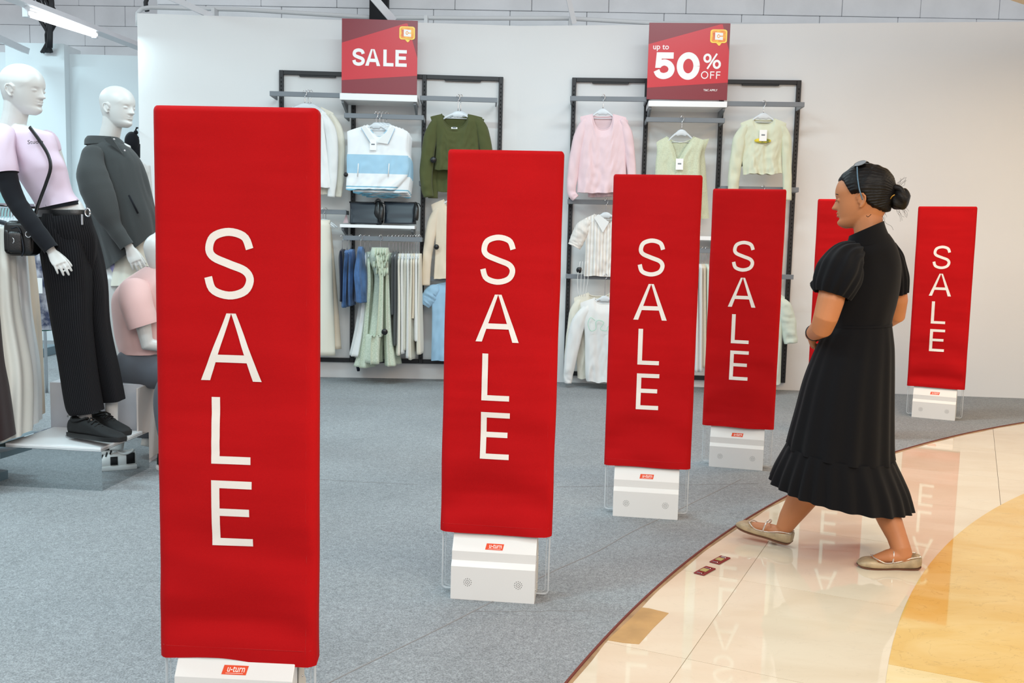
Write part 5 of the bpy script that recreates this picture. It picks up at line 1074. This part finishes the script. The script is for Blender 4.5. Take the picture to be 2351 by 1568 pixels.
# plinth of mirror, with white plate
pa, pb = GN(25, 1121), GN(235, 1130); R = thing('mirror_plinth', 'low mirrored display plinth under the leaning mannequin reflecting the carpet', 'plinth', (pa + pb) / 2)
Xp = Matrix.Translation(V((pb.x, pb.y, 0))) @ Matrix.Rotation(math.radians(-6), 4, 'Z')
obj('box', MB().bbox((-.54, 0, .001), (0, .47, .195), .001, Xp), 'mirror', R, smooth=False)
obj('base_plate', MB().bbox((-.50, .03, .195), (-.02, .44, .206), .001, Xp), 'shelf_white', R, smooth=False)
bw = P(114, 880, 5.05).x, P(331, 880, 5.05).x; zt2 = P(220, 880, 5.05).z
R = thing('display_cube', 'white display cube on which the pink-shirted mannequin sits', 'cube', ((bw[0] + bw[1]) / 2, 5.25, 0))
obj('box', MB().bbox((bw[0], 5.05, .001), (bw[1], 5.5, zt2), .002), mat('cube_white', S(214, 214, 220), rough=.3, var=.1, vs=3), R, smooth=False)
obj('side_panel', MB().bbox((bw[1], 4.94, .03), (bw[1] + .008, 5.42, zt2 - .004), .001), mat('cube_side', S(206, 196, 190), rough=.4), R, smooth=False)
# ---- charcoal shirt mannequin
V2 = vdir(270); Y2 = 5.8
T2 = thing('mannequin', 'bald white mannequin in an oversized charcoal shirt', 'mannequin', V((P(290, 952, 5.8).x, 5.8, .0065)))
b = MB(); X2 = frame4(P(268, 292, Y2), (.951, -.309, -.10)); add_head(b, X2, 1.09, True, 1, -.018)
b.loft([rg(P(*l, Y2), P(*r, Y2), d, 24, V2) for l, r, d in (((225, 318), (270, 320), .045), ((205, 335), (300, 335), .07), ((215, 430), (320, 430), .09), ((235, 560), (330, 560), .09), ((245, 640), (345, 640), .09))])
b.tube([P(208, 345, Y2 - .12), P(226, 430, Y2 - .15), P(255, 500, Y2 - .17), P(294, 563, Y2 - .2)], [.045, .038, .034, .024], 14)
add_hand(b, P(298, 570, Y2 - .2), P(318, 612, Y2 - .21) - P(298, 570, Y2 - .2), (.3, -.9, .2), -1, .95, .22, .35)
b.tube([P(270, 640, Y2), P(268, 800, Y2), P(266, 985, Y2)], [.07, .05, .035], 14, round_=True); b.tube([P(315, 640, Y2), P(312, 800, Y2), P(310, 985, Y2)], [.07, .05, .035], 14, round_=True)
remesh('body', b, 'mann', T2, .0036, 2, .4)
jf = lambda t, v: .05 * v * sin(6 * t + 1) + .07 * fine((cos(t) * 1.6, sin(t) * 1.6, v * 3 + 4)) * (.3 + v) + .03 * fine((cos(t) * 5, sin(t) * 5, v * 5))
obj('shirt', cloth_loft([(208, 322, 286, 330, Y2, .085), (196, 340, 305, 345, Y2, .12), (191, 370, 325, 372, Y2, .15), (193, 420, 340, 415, Y2, .17), (200, 480, 354, 465, Y2, .18), (218, 545, 360, 500, Y2, .19), (243, 617, 362, 528, Y2, .19)], 50, None, None, V2, jf, seg=100), 'charcoal', T2)
sl = MB(); pp_ = vspline([P(214, 342, Y2 - .13), P(212, 400, Y2 - .19), P(232, 460, Y2 - .21), P(258, 515, Y2 - .22), P(292, 566, Y2 - .215)], 34)
obj('shirt_sleeve', sl.tube(pp_, [.045 + .045 * sin(pi * min(1, i / 26)) + .006 * fine((i * .3, 1, 0)) for i in range(28)] + [.045, .042, .041, .041, .041, .040], 28, caps=False), 'charcoal', T2)
obj('shirt_collar', cloth_loft([(200, 312, 272, 316, Y2, .066), (194, 320, 280, 322, Y2, .078), (193, 332, 288, 330, Y2, .095)], 12, None, None, V2, seg=60), 'charcoal', T2)
obj('collar_point', MB().poly([P(*q, Y2 - .13) for q in ((240, 318), (256, 314), (282, 352), (246, 326))], (0, -.008, 0)), 'charcoal', T2, smooth=False)
obj('pocket_slit', MB().tube([P(296, 448, Y2 - .20), P(317, 490, Y2 - .20)], .006, 6), 'black_knit', T2)
for x, y in ((262, 320), (286, 346)): obj('button', MB().ell(P(x, y, Y2 - .15), (.007, 0, 0), (0, .004, 0), (0, 0, .007), 10, 6), 'chrome', T2)
obj('skirt', cloth_loft([(262, 540, 352, 530, Y2, .10), (258, 580, 356, 575, Y2, .12), (252, 620, 360, 620, Y2, .13), (246, 655, 364, 650, Y2, .14)], 26, None, None, V2, lambda t, v: .05 * v * sin(12 * t), seg=100), 'cream', T2)
obj('foot_plate', MB().tube([V((P(290, 952, Y2).x, Y2, .0065)), V((P(290, 952, Y2).x, Y2, .016))], .16, 30), 'chrome', T2)
# ---- seated mannequin, mostly behind the foreground pedestal
Y3 = 5.2; V3 = vdir(320)
T3 = thing('mannequin', 'seated white mannequin in a pink tee and grey trousers, half hidden by the foreground pedestal', 'mannequin', GN(330, 1060))
b = MB(); ev = V((.93, .36, 0)); cvv = V((.36, -.93, 0)); fh3 = ev * .75 - cvv * .66; X3 = frame4(P(376, 632, Y3), (fh3.x, fh3.y, 0)); add_head(b, X3, 1.05, True, 0)
b.loft([rg(P(*l, Y3), P(*r, Y3), d, 20, V3) for l, r, d in (((340, 612), (374, 615), .045), ((315, 640), (385, 640), .09), ((285, 700), (375, 700), .11), ((285, 770), (370, 770), .10), ((280, 830), (370, 830), .12), ((290, 866), (365, 866), .10))])
b.tube([P(318, 665, Y3 - .14), P(326, 730, Y3 - .17), P(338, 790, Y3 - .16), P(400, 800, Y3 - .1)], [.045, .042, .038, .028], 14)
add_hand(b, P(404, 801, Y3 - .1), (1, .2, -.3), (0, 0, 1), 1, .95, .3, .5)
b.tube([P(300, 848, Y3), P(420, 868, Y3 - .15)], [.08, .06], 14); b.tube([P(420, 868, Y3 - .15), P(400, 960, Y3 - .25), P(388, 1040, Y3 - .3)], [.055, .045, .034], 14)
b.tube([P(300, 848, Y3 + .1), P(440, 862, Y3 + .1)], [.08, .06], 14); b.tube([P(440, 862, Y3 + .1), P(440, 960, Y3 + .05), P(440, 1030, Y3)], [.055, .045, .034], 14)
remesh('body', b, 'mann', T3, .0050, 3, .4)
obj('tee', cloth_loft([(334, 612, 384, 614, Y3, .07), (308, 628, 392, 628, Y3, .11), (280, 648, 396, 650, Y3, .14), (260, 676, 394, 676, Y3, .155), (256, 710, 388, 710, Y3, .15), (262, 755, 384, 755, Y3, .14), (268, 795, 382, 795, Y3, .14), (273, 810, 380, 808, Y3, .14)], 46, None, None, V3, tf(5, .028), seg=80), 'peach', T3)
obj('tee_sleeve', MB().tube(vspline([P(312, 655, Y3 - .1), P(312, 690, Y3 - .16), P(322, 725, Y3 - .17), P(330, 748, Y3 - .17)], 16), [.06, .075, .082, .084, .084, .083, .082, .081, .08, .08, .08, .079, .078, .078, .077, .076], 26, caps=False), 'peach', T3)
obj('trouser_leg', MB().tube(vspline([P(290, 842, Y3 - .02), P(340, 850, Y3 - .08), P(400, 862, Y3 - .15), P(425, 880, Y3 - .18)], 20), [.095, .10, .10, .098, .097, .096, .095, .094, .093, .092, .09, .09, .09, .09, .09, .088, .086, .084, .08, .07], 26), 'slate', T3)
obj('trouser_leg', MB().tube(vspline([P(392, 866, Y3 - .20), P(384, 900, Y3 - .23), P(384, 950, Y3 - .25), P(388, 1010, Y3 - .28)], 20), [.045 + .022 * sin(pi * i / 19) for i in range(20)], 26), 'slate', T3)
obj('trouser_leg', MB().tube(vspline([P(300, 848, Y3 + .12), P(440, 862, Y3 + .12), P(448, 900, Y3 + .1), P(440, 1010, Y3 + .05)], 24), .09, 22), 'slate', T3)
sneaker(V((-1.80, 4.97, .007)), V((-1.56, 4.80, .007)), 0, 'white and black sneaker on the carpet beside the mirror plinth', 'sneakers of the seated mannequin', 'white_cloth', 'tag', two='sneaker')
sneaker(V((-1.52, 5.20, .007)), V((-1.26, 5.08, .007)), 0, 'second white and black sneaker hidden behind the foreground pedestal', 'sneakers of the seated mannequin', 'white_cloth', 'tag', two='sneaker')
# ---- bust with black tank bag behind the charcoal shirt
Y4 = 6.9; V4 = vdir(325)
T4 = thing('mannequin', 'headless white torso mannequin peeking out right of the charcoal shirt', 'mannequin', GN(318, 900))
b = MB()
b.loft([rg(P(*l, Y4), P(*r, Y4), d, 26, V4) for l, r, d in (((288, 335), (300, 340), .04), ((282, 350), (318, 366), .07), ((270, 372), (336, 378), .10), ((265, 395), (342, 396), .11), ((272, 440), (340, 440), .10), ((280, 500), (332, 500), .085), ((272, 560), (340, 560), .10), ((275, 620), (336, 620), .10))])
b.tube([P(332, 380, Y4), P(338, 440, Y4), P(342, 500, Y4)], [.04, .035, .03], 14)
remesh('body', b, 'mann', T4, .006, 3, .4)
obj('stand', MB().tube([P(308, 610, Y4), P(308, 880, Y4)], .014, 10), 'chrome', T4); obj('foot_plate', MB().tube([GN(308, 868), GN(308, 868) + V((0, 0, .008))], .14, 24), 'chrome', T4)
t = thing('black_bag', 'round black furry bag with a thin loop beside the charcoal-shirted mannequin', 'bag', P(304, 325, 7.6))
obj('body', MB().ell(P(303, 325, 7.6), (.055, 0, 0), (0, .05, 0), (0, 0, .075), 24, 16), 'black_knit', t)
obj('body_lower', MB().tube([P(311, 330, 7.62), P(311, 362, 7.62)], .035, 12), 'black_knit', t)
obj('loop', MB().tube(vspline([P(308, 318, 7.6), P(311, 303, 7.6), P(313, 294, 7.6), P(317, 294, 7.6)], 12), .006, 6), 'black_knit', t)
for x, y, r_ in ((312, 304, .017), (316, 316, .010)): obj('bead', MB().ell(P(x, y, 7.6), (r_, 0, 0), (0, r_, 0), (0, 0, r_), 12, 8), 'black_knit', t)
obj('hook', MB().tube([P(311, 296, 7.6), P(311, 292, 10.5)], .004, 6), 'chrome', t)
obj('inner_skirt', MB().tube(vspline([P(274, 600, Y2 - .02), P(276, 625, Y2 - .02), P(282, 657, Y2 - .02)], 10), [.04, .05, .055, .055, .05, .05, .05, .045, .045, .04], 14), mat('violet', S(120, 110, 190), rough=.8, var=.6, vs=14, col2=S(210, 210, 232)), T2, label='violet and white inner skirt')
# ---- clothes rack at the far left edge
R = thing('floor_rack', 'grey floor clothes rack at the left edge with two-step plank base', 'clothes rack', (-2.9, 4.8, 0))
obj('upper_plank', MB().bbox((-3.6, 4.35, .135), (-2.42, 5.08, .165), .002), 'base_blue' if 'base_blue' in M else M.setdefault('base_blue', mat('base_blue', S(104, 124, 134), rough=.4)), R, smooth=False)
obj('lower_plank', MB().bbox((-3.6, 4.45, .004), (-2.48, 4.98, .05), .002), 'base_blue', R, smooth=False)
obj('plank_support', MB().bbox((-3.5, 4.6, .05), (-2.7, 4.9, .135), .002), 'base_blue', R, smooth=False)
YR = 4.86; pz = P(30, 482, YR).z
obj('hang_rail', MB().tube([V((-3.7, YR, pz + .02)), V((-2.36, YR, pz + .02))], .013, 10), 'chrome', R)
for x in (-3.55,): obj('post', MB().tube([V((x, YR, .16)), V((x, YR, pz + .02))], .015, 10), 'chrome', R)
hm = 'hangers on the floor rack at the left edge'
for k in range(9):
    x = -6 + k * 7; c = P(x, 505, YR - .02)
    h = thing('hanger', ORD[k] + ' from the left of nine clear hangers above the cream skirts', 'hanger', P(x, 482, YR), hm)
    obj('hook', MB().tube(vspline([P(x - 3, 474, YR), P(x, 470, YR + .01), P(x + 4, 474, YR), P(x + 1, 486, YR), P(x, 500, YR)], 12), .003, 6), 'chrome', h)
    obj('arms', MB().tube([P(x - 6, 520, YR - .10), P(x, 503, YR), P(x + 8, 518, YR + .10)], .009, 8), 'hanger', h)
cloth('skirt_cream', (226, 224, 216))
def fskirt(rows, Y, m_, label, seed, grp='cream skirts on the floor rack', name='long_skirt'):
    R = thing(name, label, 'skirt', P(rows[0][0], rows[0][1], Y), grp)
    obj('body', cloth_loft([(a_, y_, c_, y2, Y, d_) for a_, y_, c_, y2, d_ in rows], 40, None, None, V((-.2, .98, 0)), lambda t, v: (.05 + .10 * v) * sin(9 * t + seed) + .06 * fine((cos(t) * 2, sin(t) * 2, v * 2 + seed)) if grp else .04 * sin(6 * t), seg=110, caps=(True, False)), m_, R)
fskirt([(-40, 520, 30, 520, .10), (-40, 700, 42, 700, .14), (-30, 860, 66, 850, .16), (-25, 1010, 66, 990, .18)], 4.72, 'skirt_cream', 'cream pleated skirt nearest the small black bag, with the lowest hem', 1)
fskirt([(10, 520, 52, 520, .10), (20, 700, 66, 700, .13), (30, 860, 84, 850, .15), (30, 985, 86, 970, .17)], 4.84, 'white_cloth', 'cream pleated skirt in the middle of the floor rack row', 2)
fskirt([(30, 520, 66, 520, .10), (44, 700, 84, 700, .13), (50, 860, 92, 850, .15), (52, 965, 93, 955, .16)], 4.96, 'beige', 'ivory skirt at the right end of the floor rack row', 3)
fskirt([(-70, 600, -14, 600, .10), (-66, 760, -2, 760, .12), (-60, 900, 16, 890, .14), (-60, 1016, 31, 1000, .15)], 4.55, 'brown', 'dark brown skirt cut by the left edge of the photo', 4, None)
R = thing('patterned_shirt', 'grey and blue patterned garment with a price tag hanging far behind the cream skirts', 'shirt', P(98, 600, 7.2))
obj('body', cloth_loft([(60, 560, 122, 560, 7.2, .08), (64, 640, 126, 640, 7.2, .12), (70, 700, 128, 700, 7.2, .13), (74, 752, 132, 755, 7.2, .13)], 30, None, None, V((-.3, .95, 0)), lambda t, v: .08 * sin(7 * t), seg=70), 'patterned', R)
c = P(89, 656, 7.0); obj('price_tag', MB().bbox(c + V((-.02, 0, -.055)), c + V((.025, .003, .055)), .001), 'tag', R, smooth=False)
obj('hem_edge', cloth_loft([(76, 748, 128, 750, 7.2, .12), (86, 757, 124, 757, 7.2, .11)], 5, None, None, V((-.3, .95, 0)), seg=40), mat('green_edge', S(70, 120, 110), rough=.8), R)
obj('rod', MB().tube([P(98, 560, 7.2), V((P(98, 560, 7.2).x, 7.2, .006))], .012, 8), 'chrome', R)
M['teal_glass'] = mat('teal_glass', S(150, 190, 192), rough=.3)
tag(obj('panel_stand', MB().bbox((P(-10, 470, 8.5).x, 8.5, .0), (P(20, 470, 8.5).x, 8.54, P(10, 385, 8.5).z), .003), 'teal_glass', smooth=False), 'pale teal panel standing in the background behind the lilac-shirted mannequin', 'panel')
tag(obj('low_plinth', MB().bbox((P(60, 812, 9.2).x, 9.1, .006), (P(106, 812, 9.2).x, 9.5, .09), .003), 'base_blue', smooth=False), 'small grey plinth on the carpet far behind the skirts', 'plinth')
